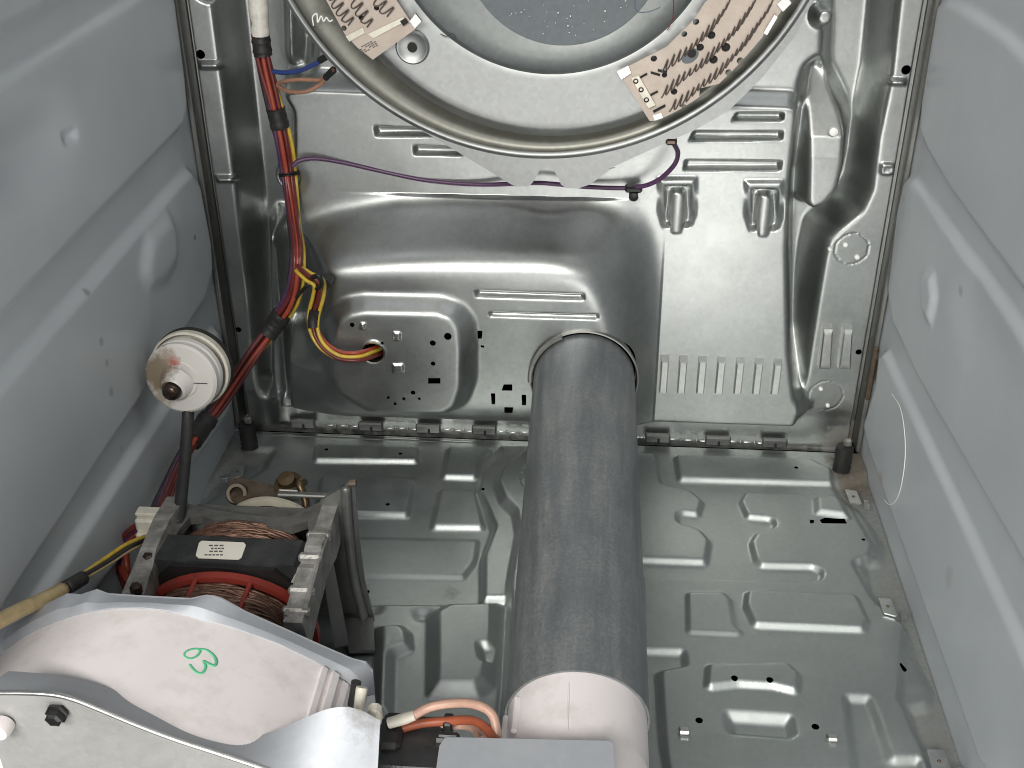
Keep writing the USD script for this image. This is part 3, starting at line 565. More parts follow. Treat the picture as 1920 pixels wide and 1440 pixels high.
b1 = board([(608, -6), (647, 65), (670, 89), (699, 112), (781, 53), (768, 38), (743, 0), (735, -30), (600, -30)],
      [(645, 53, .0022), (677, 33, .0022), (706, 15, .0022)],
      [[(622, -8), (633, 10), (645, 27), (661, 46)], [(660, -10), (668, 8), (680, 27), (696, 50)], [(700, -12), (712, 6), (724, 18), (736, 28)]],
      [([(768, 40), (779, 26), (790, 40), (778, 53)], YM-.004, m_bright, .004), ([(648, 68), (680, 52), (684, 62), (655, 78)], YM-.0012, m_cream, .001), ([(690, 64), (756, 32), (760, 40), (700, 72)], YM-.0012, m_cream, .001), ([(750, 40), (760, 34), (766, 42), (756, 49)], YM-.0022, m_dark, .001)], .0062, .0042, (.75, 0, .66))
for i in range(4):                                          # small worn print in four lines
    for j in range(6):
        a = 672+j*5.2+i*2.0; b = 90-j*2.8+i*3.2
        part(b1, 'print', plate_y(pxz([(a, b), (a+4, b-2.1), (a+4.8, b-.4), (a+.8, b+1.7)], YM-.0005), YM-.0005, .0004), m_print, False) if (i*7+j*3) % 5 else None
b2 = board([(1158, 133), (1179, 124), (1250, 88), (1300, 38), (1322, 5), (1340, -10), (1352, -30), (1490, -30), (1478, 3), (1462, 25), (1441, 50), (1429, 70), (1400, 104), (1374, 132), (1348, 157), (1312, 166), (1311, 182), (1284, 200), (1258, 214), (1231, 226), (1218, 227), (1198, 195)],
      [(1226, 110, .0026), (1283, 64, .0024), (1305, 41, .0026), (1334, 66, .0032), (1313, 89, .0030), (1361, 89, .0036), (1338, 112, .0034), (1388, 114, .0028), (1366, 136, .0026), (1264, 172, .0027), (1283, 201, .0024), (1246, 141, .0022)],
      [[(1243, 126), (1264, 112), (1290, 94), (1319, 66), (1345, 38), (1366, 5), (1375, -20)], [(1243, 174), (1275, 149), (1309, 124), (1340, 96), (1367, 68), (1392, 38), (1412, 8), (1425, -20)], [(1258, 200), (1289, 181), (1316, 158), (1351, 131), (1380, 99), (1410, 62), (1442, 14), (1455, -15)]],
      [([(1157, 134), (1178, 124), (1183, 137), (1165, 149)], YM-.003, m_bright, .003), ([(1184, 147), (1198, 143), (1229, 197), (1216, 203)], YM-.004, m_cream, .004), ([(1224, 217), (1240, 212), (1243, 221), (1228, 226)], YM-.002, m_plain_white, .002),
       ([(1200, 144), (1213, 137), (1214, 140), (1201, 147)], YM-.0015, m_dark, .001), ([(1219, 177), (1233, 170), (1234, 173), (1221, 180)], YM-.0015, m_dark, .001), ([(1224, 208), (1247, 196), (1248, 200), (1226, 212)], YM-.0015, m_dark, .001),
       ([(1220, 134), (1238, 139), (1237, 143), (1220, 138)], YM-.0012, m_dark, .001), ([(1234, 130), (1251, 133), (1250, 138), (1233, 134)], YM-.0012, m_dark, .001),
       ([(1432, 62), (1452, 28), (1458, 32), (1438, 66)], YM-.004, m_bright, .003), ([(1457, 8), (1475, -8), (1484, 6), (1468, 22)], YM-.003, m_bright, .003)], .0056, .0045, (.25, 0, .95))
ov = np.array([bk(1294, 105, YM)]); part(b2, 'oval_hole', plate_y(affinity.rotate(affinity.scale(Point(ov[0][0], ov[0][2]).buffer(.006, 16), 1.25, .85), 38), YM-.0004, .0003), m_disc)
part(b2, 'oval_core', plate_y(Point(*bk(1297, 100, YM-.001)[[0, 2]]).buffer(.0036, 14), YM-.001, .0005), m_dark)
for a, b in ((1192, 152), (1202, 168), (1212, 187)): c = bk(a, b, YM-.0042); part(b2, 'terminal_ring', lathe([(.0020, 0), (.0022, .0006), (.0013, .0006), (.0012, 0)], c, (0, -1, 0), 12), m_dark)

part(heat, 'scribble', tube(spline([bk(a, b, -.0885) for a, b in ((588, 48), (586, 32), (594, 26), (596, 42), (602, 30), (607, 40), (612, 33), (618, 40), (624, 37))], 6), .0007, 5), m_plain_white, True, label='white scribbled mark')
for lab, kx, pts in (('loose bluish thread lying on the grey heater disc', 'thread', [(1192, -12), (1190, 8), (1196, 22), (1216, 22), (1238, 14)]), ('loose red hair hanging across the heater housing face', 'maroon', [(1262, -12), (1263, 15), (1261, 35), (1254, 52), (1250, 56)]), ('short dark hair lying beside the left heating board', 'black', [(826, 64), (838, 68), (848, 63), (856, 70)])):
    t = thing('loose_thread', lab, 'thread', bk(*pts[2], -.098)); part(t, 'strand', tube(spline([bk(a, b, -.0982) for a, b in pts], 8), .00045, 5), W[kx], True)

# ================================================================ BLOWER HOUSING (front left)
YR, YFp = -.50, -.605
prof = np.array(pxz([(-30, 1240), (17, 1212), (37, 1194), (94, 1164), (150, 1145), (210, 1134), (270, 1133), (319, 1138), (375, 1154), (435, 1167), (525, 1199), (607, 1240), (640, 1259), (662, 1290)], YR))
zp = lambda x: np.interp(x, prof[:, 0], prof[:, 1])
def on_shell(px, py, lift=.0006):
    d = ray(px, py); lo, hi = .2, 1.3
    for _ in range(60):
        m = (lo+hi)/2; p = C+d*m
        if p[2] > zp(p[0])+lift: lo = m
        else: hi = m
    return C+d*hi
blow = thing('blower_housing', 'white plastic blower housing with a green handwritten mark between two grey plates', 'blower', (-.2, -.55, 0))
xs = np.linspace(prof[0, 0], prof[-1, 0], 60)
S1 = [(x, zp(x)) for x in xs]; S1 = [(x, gaussian_filter(np.array([z for _, z in S1]), 1.2)[i]) for i, (x, _) in enumerate(S1)]
sh = Polygon(S1+[(S1[-1][0]+.002, .03), (S1[0][0], .03)])
part(blow, 'scroll', extrude(sh, (0, YR-.001, 0), (1, 0, 0), (0, 0, 1), (0, -1, 0), .098), m_white, 35)
# grey rear plate with its lip
ro = [(-30, 1200), (0, 1186), (37, 1164), (86, 1134), (124, 1115), (150, 1117), (180, 1107), (202, 1115), (262, 1119), (356, 1124), (385, 1118), (400, 1119), (416, 1124), (461, 1149), (525, 1177), (600, 1211), (660, 1237), (686, 1243), (699, 1258), (702, 1300)]
zo = pxz(ro, YR+.012); ri = pxz([(-30, 1240), (17, 1212), (37, 1194), (94, 1164), (150, 1145), (210, 1134), (270, 1133), (319, 1138), (375, 1155), (435, 1168), (525, 1200), (607, 1240), (650, 1268), (684, 1300)], YR)
zo_ = np.array(zo)
part(blow, 'rear_plate', plate_y(Polygon(list(zo)+[(zo[-1][0], .03), (zo[0][0], .03)]).buffer(0), YR+.012, .0015), m_plate, 30)
lipc = spline([(x, YR+.002, z-.004) for x, z in zo_], 6)
def ribbon(A, Bp, th=.0012):
    A, Bp = np.asarray(A), np.asarray(Bp); n = len(A); V = np.vstack([A, Bp, A-[0, 0, th], Bp-[0, 0, th]]); i = np.arange(n-1)
    f = [np.column_stack([a+i, a+i+1, b+i+1]) for a, b in ((0, n),)]+[]
    def qd(a, b): return np.vstack([np.column_stack([a+i, a+i+1, b+i+1]), np.column_stack([a+i, b+i+1, b+i])])
    return V, np.vstack([qd(0, n), qd(3*n, 2*n), qd(n, 3*n), qd(2*n, 0)])
zi_ = np.array(ri); tt = np.linspace(0, 1, 70)
def resam(P, n=70):
    P = np.asarray(P); s = np.concatenate([[0], np.cumsum(np.linalg.norm(np.diff(P, axis=0), axis=1))]); return np.column_stack([np.interp(np.linspace(0, s[-1], n), s, P[:, k]) for k in range(P.shape[1])])
A_ = resam(zo_); B_ = resam(zi_)
A3 = np.column_stack([A_[:, 0], np.full(70, YR+.012), A_[:, 1]]); B3 = np.column_stack([B_[:, 0], np.full(70, YR-.004), B_[:, 1]+.0012])
mid = A3*.45+B3*.55+[0, -.002, .002]
part(blow, 'rear_lip', cat(ribbon(A3, mid), ribbon(mid, B3)), m_plate, 60)
for k in (0, 1, 2):
    a, b = ((612, 1252), (632, 1262), (648, 1270))[k]; p0 = bk(a, b, YR-.006); p1 = on_shell(*((574, 1345), (600, 1335), (625, 1330))[k])
    part(blow, 'flange_rib', tube(np.array([[(p0[0]+p1[0])/2, YR-.006, zp((p0[0]+p1[0])/2)+.0005], [(p0[0]+p1[0])/2, YR-.094, zp((p0[0]+p1[0])/2)+.0005]]), (.0028, .0036, .0032)[k], 4), m_white, 20)
# hand-written green mark
def stroke(pts, n=8):
    q = [(a/2.667, 1040+b/2.667) for a, b in pts]; q = spline(np.array([(a, b, 0.) for a, b in q]), n)
    return tube(np.array([on_shell(a, b, -.0008) for a, b, _ in q]), .00122, 8)
part(blow, 'green_mark', cat(stroke([(1003, 487), (985, 476), (955, 478), (928, 492), (922, 508), (940, 522), (965, 521), (988, 508), (1003, 487)]), stroke([(985, 475), (1030, 480), (1062, 502), (1080, 532), (1076, 554), (1058, 556), (1036, 545), (1018, 537), (1028, 562), (1018, 588), (998, 597), (975, 586), (948, 553)])), m_green, True)
# front plate with a bent top flange
ue = [(-40, 1257), (0, 1257), (94, 1264), (124, 1269), (195, 1287), (262, 1316), (337, 1344), (412, 1370), (454, 1379), (484, 1379), (525, 1366), (585, 1340), (615, 1329), (645, 1325), (675, 1331), (705, 1351), (714, 1415), (710, 1470)]
be = [(-40, 1297), (0, 1297), (75, 1298), (124, 1304), (180, 1325), (262, 1359), (337, 1387), (412, 1411), (499, 1440), (560, 1462), (620, 1485)]
ZF = .006
UE = np.array([bk(a, b, YFp+.030) for a, b in ue]); BE = np.array([bk(a, b, YFp) for a, b in be])
fr = thing('front_bracket', 'grey metal front bracket with bent edge and black screw, before the white housing', 'bracket', (-.2, -.6, 0))
# flange as a triangulated strip between the two lines
def strip(A, Bq, n=90):
    A = resam(A, n); Bq = resam(Bq, n); V = np.vstack([A, Bq]); i = np.arange(n-1)
    return V, np.vstack([np.column_stack([i, n+i, n+i+1]), np.column_stack([i, n+i+1, i+1])])
UEs = spline(UE, 6)
BEs = spline(BE, 6); xs_ = np.linspace(max(UEs[0, 0], BEs[0, 0]), UE[-2, 0]+.0015, 120)
uo = np.argsort(UEs[:-12, 0]); zu = gaussian_filter(np.interp(xs_, UEs[:-12, 0][uo], UEs[:-12, 2][uo]), 1.5, mode='nearest'); zr = np.interp(xs_, BEs[:, 0], BEs[:, 2])
zr = np.where(xs_ > BEs[-1, 0], BEs[-1, 2]+(xs_-BEs[-1, 0])*(BEs[-1, 2]-BEs[-8, 2])/(BEs[-1, 0]-BEs[-8, 0]), zr); zr = gaussian_filter(zr, 3., mode='nearest')
A_f = np.column_stack([xs_, np.full(120, YFp), zr]); B_f = np.column_stack([xs_, np.full(120, YFp+.03), zu])
fl_m = ribbon(B_f, A_f); dk = fl_m[0]-np.array(bk(690, 1345, YFp+.02)); stf = .75*np.exp(-(dk**2).sum(1)/.0007)+.4*np.exp(-((fl_m[0]-np.array(bk(200, 1300, YFp+.02)))**2).sum(1)/.0012)
part(fr, 'top_flange', fl_m, m_plate_worn, True, prim={'stain': stf})
face = [(p[0], p[2]) for p in spline(BE, 6)]
part(fr, 'front_face', plate_y(Polygon(face+[(face[-1][0], .02), (face[0][0], .02)]).buffer(0), YFp-.0005, .0015), m_face, 30)
part(fr, 'bent_edge', tube(np.column_stack([xs_, np.full(120, YFp-.0004), zr-.0006]), .0014, 8), m_bright, True)
c = bk(108, 1336, YFp-.002); part(fr, 'screw', lathe([(.0068, .0), (.0068, .0015), (.0052, .002), (.005, .006), (.003, .007), (0.0001, .0071)], c, (0, -1, 0), 6), m_black, 20)
c = bk(8, 1356, YFp-.002); part(fr, 'white_stud', lathe([(.0062, 0), (.0062, .005), (.005, .008), (.0001, .0085)], c, (0, -1, 0), 24), m_white)
cp = thing('clip_post', 'black rod and cream peg standing at the right end of the white housing', 'peg', bk(665, 1320, -.545))
part(cp, 'rod', tube([bk(661, 1322, -.545), bk(668, 1278, -.54)], .0032, 10), m_rubber); part(cp, 'peg', tube(spline([bk(674, 1326, -.552), bk(677, 1300, -.552), bk(679, 1288, -.55)]), [.0036]*25, 10), m_cream, True)
part(cp, 'side_lug', bevel_box(bk(703, 1340, -.56), (.008, .01, .014), b=.3), m_cream)

# grey box top at the bottom edge
zb = .165
bx = thing('grey_box', 'flat grey metal box top at the bottom edge, in front of the white outlet', 'metal box', fl(980, 1420, 0.1))
pg = Polygon(pxy([(835, 1382), (1143, 1389), (1150, 1396), (1152, 1480), (812, 1480), (824, 1398)], zb)).buffer(-.003).buffer(.003)
part(bx, 'box_shell', extrude(pg, (0, 0, zb-.012), (1, 0, 0), (0, 1, 0), (0, 0, 1), .012), m_plate, 25)
part(bx, 'clip', cat(bevel_box(fl(840, 1382, zb-.004), (.014, .006, .006), b=.3), bevel_box(fl(826, 1390, zb-.006), (.008, .006, .008), b=.3)), m_black)
blk = thing('motor_mount', 'dark grey plastic block below the orange wires, beside the front bracket', 'block', fl(750, 1420, .09))
part(blk, 'block', bevel_box(fl(775, 1440, .10), (.045, .05, .05), b=.1), m_lam); part(blk, 'step', bevel_box(fl(738, 1395, .115), (.014, .03, .03), b=.2), m_rubber); part(blk, 'pin', bevel_box(fl(730, 1368, .125), (.006, .006, .006), b=.3), m_bright)

# ================================================================ MOTOR
mx, mz = -.2335, .062
mot = thing('motor', 'dryer drive motor with copper windings, red bobbin and a white sticker', 'motor', (mx, -.36, 0))
zt = .122; yb = fl(430, 1007, zt)[1]; yf = fl(430, 1056, zt)[1]
wl = fl(300, 1010, zt)[0]; wr = fl(578, 1010, zt)[0]; hw = (wr-wl)/2; mx = (wl+wr)/2
def octo(hw, hh, ch): return Polygon([(-hw+ch, hh), (hw-ch, hh), (hw, hh-ch), (hw, -hh+ch), (hw-ch, -hh), (-hw+ch, -hh), (-hw, -hh+ch), (-hw, hh-ch)])
core = octo(hw, .06, .004).difference(Point(0, 0).buffer(.038, 24))
part(mot, 'stator', extrude(core, (mx, yb, zt-.06), (1, 0, 0), (0, 0, 1), (0, -1, 0), yb-yf), m_lam, 20)
for i in range(1, 9):    # lamination grooves
    pass
mzc = zt-.06
st = Polygon(pxy([(373, 1018), (378, 1014), (457, 1017), (461, 1022), (453, 1045), (447, 1049), (372, 1046), (367, 1041)], zt+.0006)).buffer(-.001).buffer(.001)
stk = part(mot, 'sticker', extrude(st, (0, 0, zt+.0002), (1, 0, 0), (0, 1, 0), (0, 0, 1), .0005), m_sticker, False)
for (a, b, w, k) in ((392, 1021.5, 30, 3), (396, 1027, 26, 4), (393, 1032.5, 27, 3), (384, 1039, 36, 5)):
    for i in range(k):
        a0 = a+w*i/k; a1 = a0+w/k*.72
        part(stk, 'print', extrude(Polygon(pxy([(a0, b), (a1, b+.2), (a1-.6, b+2.6), (a0-.6, b+2.4)], zt+.0008)), (0, 0, zt+.0006), (1, 0, 0), (0, 1, 0), (0, 0, 1), .0003), m_print, False)
def winding(yc, sgn, major, minor, n, a0, a1, seed, squash=1., sx=1.02):
    r = np.random.default_rng(seed); ms = []
    for i in range(n):
        ph = r.uniform(0, 2*np.pi); rr = minor*(.86+.16*r.random()); t = np.linspace(a0+r.normal(0, .04), a1+r.normal(0, .04), 26); w = np.cumsum(r.normal(0, .035, 26)); w -= np.linspace(0, w[-1], 26)
        p = ph+w; rad = major+rr*np.cos(p)+.0012*np.sin(t*9+i); y = yc+sgn*rr*1.25*np.sin(p)
        ms.append(tube(np.column_stack([mx+rad*np.cos(t)*sx, y, mzc+rad*np.sin(t)*squash]), r.uniform(.0009, .0013), 5, False))
    return cat(*ms)
def torus(yc, major, minor, seg=40, sx=1.02):
    t = np.linspace(0, 2*np.pi, seg+1); return tube(np.column_stack([mx+major*np.cos(t)*sx, np.full(seg+1, yc), mzc+major*np.sin(t)]), minor, 14, False)
part(mot, 'winding', winding(yf-.027, -1, .0395, .0145, 170, .15, 3.0, 3, 1., 1.24), m_copper, True, label='front copper winding inside the red bobbin')
part(mot, 'winding_core', torus(yf-.027, .0395, .0125, 40, 1.24), m_copperd, True)
part(mot, 'winding', winding(yb+.014, 1, .0445, .0135, 130, .2, 2.95, 5, 1.03, 1.15), m_copper, True, label='rear copper winding')
part(mot, 'winding_core', torus(yb+.014, .0445, .0115, 40, 1.15), m_copperd, True)
def arcbar(yc, r0, r1, dy, a0, a1, n=30):
    t = np.linspace(a0, a1, n); o = [(r1*math.cos(k), r1*math.sin(k)) for k in t]+[(r0*math.cos(k), r0*math.sin(k)) for k in t[::-1]]
    return extrude(Polygon(o), (mx, yc, mzc), (1.27, 0, 0), (0, 0, 1), (0, -1, 0), dy)
yrd = yf-.006
part(mot, 'bobbin_ring', arcbar(yrd, .0515, .0565, .007, -.6, 3.7), m_redp, 30, label='red plastic bobbin ring')
for a in (.25, .62, 1.22, 1.85, 2.45):
    d = np.array([math.cos(a)*1.26, 0, math.sin(a)]); p0 = np.array([mx, yrd-.004, mzc])+d*.0545; p1 = np.array([mx, yf-.043, mzc])+d*.051; p2 = np.array([mx, yf-.050, mzc])+d*.034
    part(mot, 'bobbin_rib', tube(spline([p0, p1, p2], 6), .0024, 6), m_redp, True)
part(mot, 'insulator', extrude(octo(hw*.93, .058, .014).difference(Point(0, 0).buffer(.052, 24)), (mx, yf, mzc), (1, 0, 0), (0, 0, 1), (0, -1, 0), .004), m_black, 20)
# cast end brackets and side beams
xr = fl(597, 1000, zt+.004)[0]; xl = fl(282, 1040, zt)[0]
def beam(x, w, ys, zs, ws, m_):
    ms = []
    for i in range(len(ys)-1):
        P = [(x+sx*w*ws[j]/2*(1 if zz else .8), ys[j], zs[j]+(.0 if zz else .010)-.008) for j in (i, i+1) for sx in (-1, 1) for zz in (1, 0)]+[(x+sx*w*ws[j]/2, ys[j], zs[j]-.03) for j in (i, i+1) for sx in (-1, 1)]
        ms.append(hull(P))
    return ms
yrb = fl(600, 950, zt)[1]
for q in beam(xr+.002, .016, [yrb, yb+.012, yb-.004, yf+.012, yf-.004, yf-.012, yf-.06], [zt+.004, zt+.003, zt+.008, zt+.009, zt+.004, zt+.007, zt-.004], [1.0, 1.0, 1.05, 1.0, .95, 1.05, 1.1], m_cast): part(mot, 'side_beam', q, m_cast, 25)
for q in beam(xl-.002, .017, [yrb+.0, yb+.01, yf+.01, yf-.005, yf-.04], [zt+.002, zt+.006, zt+.002, zt-.004, zt-.012], [1.2, 1., .9, 1.1, 1.3], m_cast): part(mot, 'side_beam', q, m_cast, 25)
hwb = (xr-xl)/2; mb = (xr+xl)/2
for yy_, zz_, sx_, sy_ in ((yb-.002, .006, .019, .006), (yf+.001, .008, .018, .007), (yf-.030, .002, .020, .008), (yf-.048, -.002, .021, .006)): part(mot, 'beam_rib', bevel_box((xr+.002, yy_, zt+zz_), (sx_, sy_, .008), b=.3), m_cast, 25)
part(mot, 'beam_ridge', tube([(xr+.008, yb+.010, zt+.006), (xr+.0085, yf-.004, zt+.0085), (xr+.009, yf-.05, zt+.002)], .0022, 7), m_cast)
part(mot, 'beam_ridge', tube([(xr-.004, yf-.006, zt+.005), (xr-.004, yf-.055, zt-.001)], .0020, 7), m_cast)
for xx_ in (xl-.001, xl+.002): part(mot, 'beam_bolt', lathe([(.0045, -.004), (.0045, .003), (.0035, .0042), (.0001, .0045)], (xx_, yf+.004 if xx_ < xl else yf-.032, zt-.002), (0, 0, 1), 6), m_bolt, 20)
bell = Polygon([(-hwb-.006, -.05), (-hwb-.006, .040), (-hwb+.012, .050), (hwb-.008, .050), (hwb+.010, .044), (hwb+.010, -.05)])
for cx in (-.036, .036): bell = bell.difference(affinity.scale(Point(cx*1.05, .020).buffer(.017, 16), 1.1, 1.35))
part(mot, 'end_bracket', extrude(bell, (mb, yrb+.010, mzc), (1, 0, 0), (0, 0, 1), (0, -1, 0), .016), m_castd, 25)
# sloped apron between rear bracket and stator
cov = Polygon(pxy([(316, 1010), (328, 985), (338, 957), (350, 944), (376, 949), (400, 955), (440, 962), (500, 969), (545, 967), (585, 948), (604, 940), (624, 955), (622, 1010), (580, 1010), (577, 976), (548, 986), (518, 989), (470, 977), (430, 973), (402, 976), (378, 967), (356, 969), (338, 990), (326, 1010)], zt-.002)).buffer(-.0015).buffer(.0015)
part(mot, 'bracket_top', extrude(cov, (0, 0, zt-.010), (1, 0, 0), (0, 1, 0), (0, 0, 1), .008), m_castd, 25)
fb = octo(hwb, .055, .012).difference(Point(0, 0).buffer(.047, 24))
part(mot, 'end_bracket', extrude(fb, (mb, yf-.050, mzc-.012), (1, 0, 0), (0, 0, 1), (0, -1, 0), .008), m_castd, 25)
part(mot, 'wedge', hull([fl(556, 1080, zt-.004), fl(566, 1052, zt-.002), fl(545, 1092, zt-.012), fl(552, 1094, zt-.014), fl(572, 1062, zt-.006)]), m_cream, 25)
part(mot, 'solder_joint', cat(sph(fl(500, 1152, .085), .005, 2), sph(fl(492, 1155, .083), .004, 2)), m_copper, True)
part(mot, 'lead_bundle', cat(*[tube(spline([fl(255, 985, .10), fl(232-4*i, 1010, .08), fl(228-3*i, 1050, .07), fl(240, 1090, .07)], 8), .0026, 7) for i in range(4)]), W['red'], True)
for i, kx in enumerate(('maroon', 'purple', 'red')): part(mot, 'lead', tube(spline([fl(300+i*6, 968, .112), fl(258+i*8, 985, .11), fl(226+i*7, 1015, .09), fl(222+i*8, 1060, .07), fl(236+i*6, 1105, .06)], 8), .0028, 8), W[kx], True)
# pulley behind the rear bracket
pul = thing('pulley', 'cream and black belt pulley behind the motor, below the idler arm', 'pulley', bk(508, 960, yrb+.02))
pc = np.array([fl(505, 968, .10)[0], yrb+.022, mzc+.008])
part(pul, 'rim', lathe([(.044, .003), (.0465, .0035), (.0465, .0075), (.043, .008), (.040, .008), (.040, .003), (.044, .003)], pc, (0, -1, 0), 48), m_pulley)
part(pul, 'hub', lathe([(.0395, 0), (.0395, .006), (.030, .009), (.0295, .012), (.0001, .012)], pc, (0, -1, 0), 40), m_rubber)
# white plug
plug = thing('plug_connector', 'white plastic plug where the wire harness meets the motor', 'connector', fl(290, 965, .115))
zc_ = .118
ap = fl(257, 962, zc_); bq = fl(330, 962, zc_); cq = (ap+bq)/2
part(plug, 'body', bevel_box(cq+[.002, -.004, -.004], ((bq-ap)[0], .020, .013), b=.15), m_cream); part(plug, 'latch', bevel_box(cq+[-.004, -.004, .004], ((bq-ap)[0]*.66, .010, .004), b=.25), m_cream)
part(plug, 'lower_body', bevel_box(cq+[-.002, -.012, -.014], ((bq-ap)[0]*.7, .014, .012), b=.15), m_cream); part(plug, 'slot', bevel_box(cq+[.011, -.002, .0035], (.009, .006, .004), b=.1), m_dark)

# motor support post
sup = thing('motor_support', 'tall dark steel motor support with a rounded edge, right of the motor', 'bracket', fl(690, 1205, 0))
ysp = -.305
post = pxz([(600, 938), (638, 917), (655, 903), (666, 910), (672, 1000), (684, 1092), (702, 1165), (694, 1190), (655, 1180), (640, 1140), (622, 1060), (606, 990)], ysp)
part(sup, 'web', plate_y(post, ysp, .002), m_post, 25)
part(sup, 'rolled_edge', tube(spline([bk(648, 913, ysp-.002), bk(654, 1000, ysp-.002), bk(664, 1085, ysp-.003), bk(684, 1165, ysp-.004)], 8), .0042, 12), m_post, True)
part(sup, 'top_edge', tube([bk(655, 906, ysp-.003), bk(668, 905, ysp-.003)], .003, 8), m_rust)
foot = bk(680, 1172, ysp)
part(sup, 'foot', extrude(Polygon(pxy([(640, 1160), (700, 1160), (703, 1220), (655, 1222), (640, 1190)], .012)).buffer(0), (0, 0, .010), (1, 0, 0), (0, 1, 0), (0, 0, 1), .003), m_post, 25)
part(sup, 'strut', hull([fl(606, 1060, .10), fl(625, 1055, .10), fl(640, 1180, .02), fl(655, 1210, .014), fl(628, 1215, .014), fl(612, 1120, .07)]), m_post, 25)
part(sup, 'cross_bar', bevel_box((bk(520, 926, ysp+.008)+bk(636, 930, ysp+.008))/2, ((bk(636, 930, ysp)-bk(520, 926, ysp))[0], .006, .003), b=.3), m_post, 25)
# idler arm
idl = thing('idler_arm', 'rusty idler arm with a brass bolt behind the motor', 'idler arm', fl(490, 930, .08))
zi = .105
arm = Polygon(pxy([(432, 905), (440, 898), (470, 903), (525, 916), (552, 918), (552, 930), (520, 934), (470, 930), (452, 940), (436, 936), (430, 922)], zi)).buffer(-.001).buffer(.002)
part(idl, 'arm', extrude(arm, (0, 0, zi-.003), (1, 0, 0), (0, 1, 0), (0, 0, 1), .004), m_rust, 25)
part(idl, 'eye', lathe([(.0085, -.006), (.0098, 0), (.0085, .005), (.0058, .005), (.0055, -.006)], fl(444, 926, zi), (.2, -.7, .6), 24), m_rust)
kb = fl(541, 908, zi+.006)
part(idl, 'bolt', cat(lathe([(.0001, .012), (.007, .011), (.0085, .007), (.0085, .0), (.013, -.001), (.013, -.004), (.0001, -.004)][::-1], kb, (0, -.45, .9), 24)), m_brass); part(idl, 'hook', tube(spline([kb+[.013, .004, .0], kb+[.012, -.008, .008], kb+[.018, -.016, -.004], kb+[.019, -.02, -.012]], 6), .0035, 8), m_brass, True)
part(idl, 'bar', bevel_box(fl(545, 926, zi+.002), (.02, .008, .012), b=.2), m_bracket)

# ================================================================ ROLLER ON THE LEFT WALL
x0 = -.295; rc = at(337, 712, 0, x0)
m_roller = stained('stained_nylon_face', (.74, .71, .67), [(rc+[-.020, 0, .008], .021, (.20, .15, .09), .9), (rc+[-.008, 0, .02], .010, (.36, .27, .2), .6), (rc+[-.014, 0, -.012], .014, (.24, .18, .11), .7), (rc+[-.003, 0, .017], .0065, (.42, .07, .04), .8), (rc+[.02, .03, .02], .008, (.25, .2, .14), .5)])
rol = thing('drum_roller', 'stained white plastic roller with a dark bolt, by the left side panel', 'roller', rc)
part(rol, 'wheel', lathe([(.0001, 0), (.0155, .0008), (.0165, .0), (.029, -.001), (.0312, -.003), (.0312, -.007), (.0298, -.0082), (.0298, -.0105), (.0312, -.012), (.0315, -.017), (.029, -.019), (.0001, -.019)][::-1], rc, (-.04, -1, .14), 64), m_roller)
part(rol, 'rear_flange', lathe([(.0325, -.021), (.0345, -.022), (.0345, -.028), (.0001, -.028)][::-1], rc, (-.04, -1, .14), 64), m_cream)
part(rol, 'seal', lathe([(.0345, -.0285), (.0352, -.030), (.035, -.034), (.0001, -.035)][::-1], rc, (-.04, -1, .14), 64), m_rubber)
hb = rc+[-.003, 0, -.004]
hubp = part(rol, 'hub', lathe([(.0155, -.001), (.0130, .003), (.0112, .0085), (.0095, .010), (.008, .008), (.0001, .008)][::-1], hb, (-.12, -1, -.12), 36), m_roller)
part(hubp, 'bolt', lathe([(.0078, .007), (.0080, .012), (.006, .0155), (.0001, .016)][::-1], hb, (-.12, -1, -.12), 24), m_bolt, True)
part(rol, 'mark', cat(hull([rc+[.012*k, -.0022+j*.0005, .0005*i-.002] for k in (1, 2) for i in (0, 1) for j in (0, 1)])), m_dark)
rod = thing('black_cable', 'thick black cable hanging straight down below the white roller', 'cable', bk(340, 940, -.31))
part(rod, 'sheath', tube(spline([bk(354, 740, -.228), bk(352, 790, -.24), bk(347, 860, -.268), bk(340, 930, -.30), bk(334, 985, -.325)], 10), .0052, 10), m_rubber, True)

# ================================================================ WIRE HARNESS
har = thing('wire_harness', 'red, yellow and black wire harness taped together down the left of the back panel', 'wire harness', bk(545, 325, -.02))
HPx = [(482, -60, -.016), (484, 0, -.018), (492, 95, -.018), (511, 180, -.018), (530, 260, -.018), (541, 328, -.016), (551, 410, -.040), (559, 480, -.085), (548, 555, -.092), (515, 608, -.095), (468, 672, -.11), (412, 755, -.135), (375, 806, -.16), (338, 865, -.21), (312, 920, -.26), (292, 972, -.305)]
Pm = spline([bk(*q) for q in HPx], 14); t_, N_, B_n = frames(Pm); s_ = np.linspace(0, 1, len(Pm))
sp = np.ones(len(Pm)); 
for kx, r0, a0, rr in (('red', .0056, 1.5, .0025), ('maroon', .0058, .85, .0025), ('maroon', .0056, 2.3, .0029), ('orange', .0058, 5.6, .0025), ('yellow', .0072, .25, .0021), ('black', .0060, 3.1, .0027), ('purple', .0062, 2.75, .0024), ('maroon', .0012, 0., .0030), ('black', .0058, 4.4, .0027)):
    w = a0-.5*s_*(3.2 if kx == 'yellow' else 1)+.25*np.sin(11*s_+a0*3); rad = .86*r0*(1+.22*np.sin(23*s_+a0*5))
    part(har, 'wire', tube(Pm+rad[:, None]*(np.cos(w)[:, None]*N_+np.sin(w)[:, None]*B_n), rr*.9, 8), W[kx], True)
def wrap(i0, i1, r, m_, name='tape'):
    k = np.linspace(i0, i1, 14); P = np.column_stack([np.interp(k, np.arange(len(Pm)), Pm[:, q]) for q in range(3)])
    n = np.random.default_rng(int(i0*10)).random(14); part(har, name, tube(P, r*(.94+.1*n), 14), m_, 60)
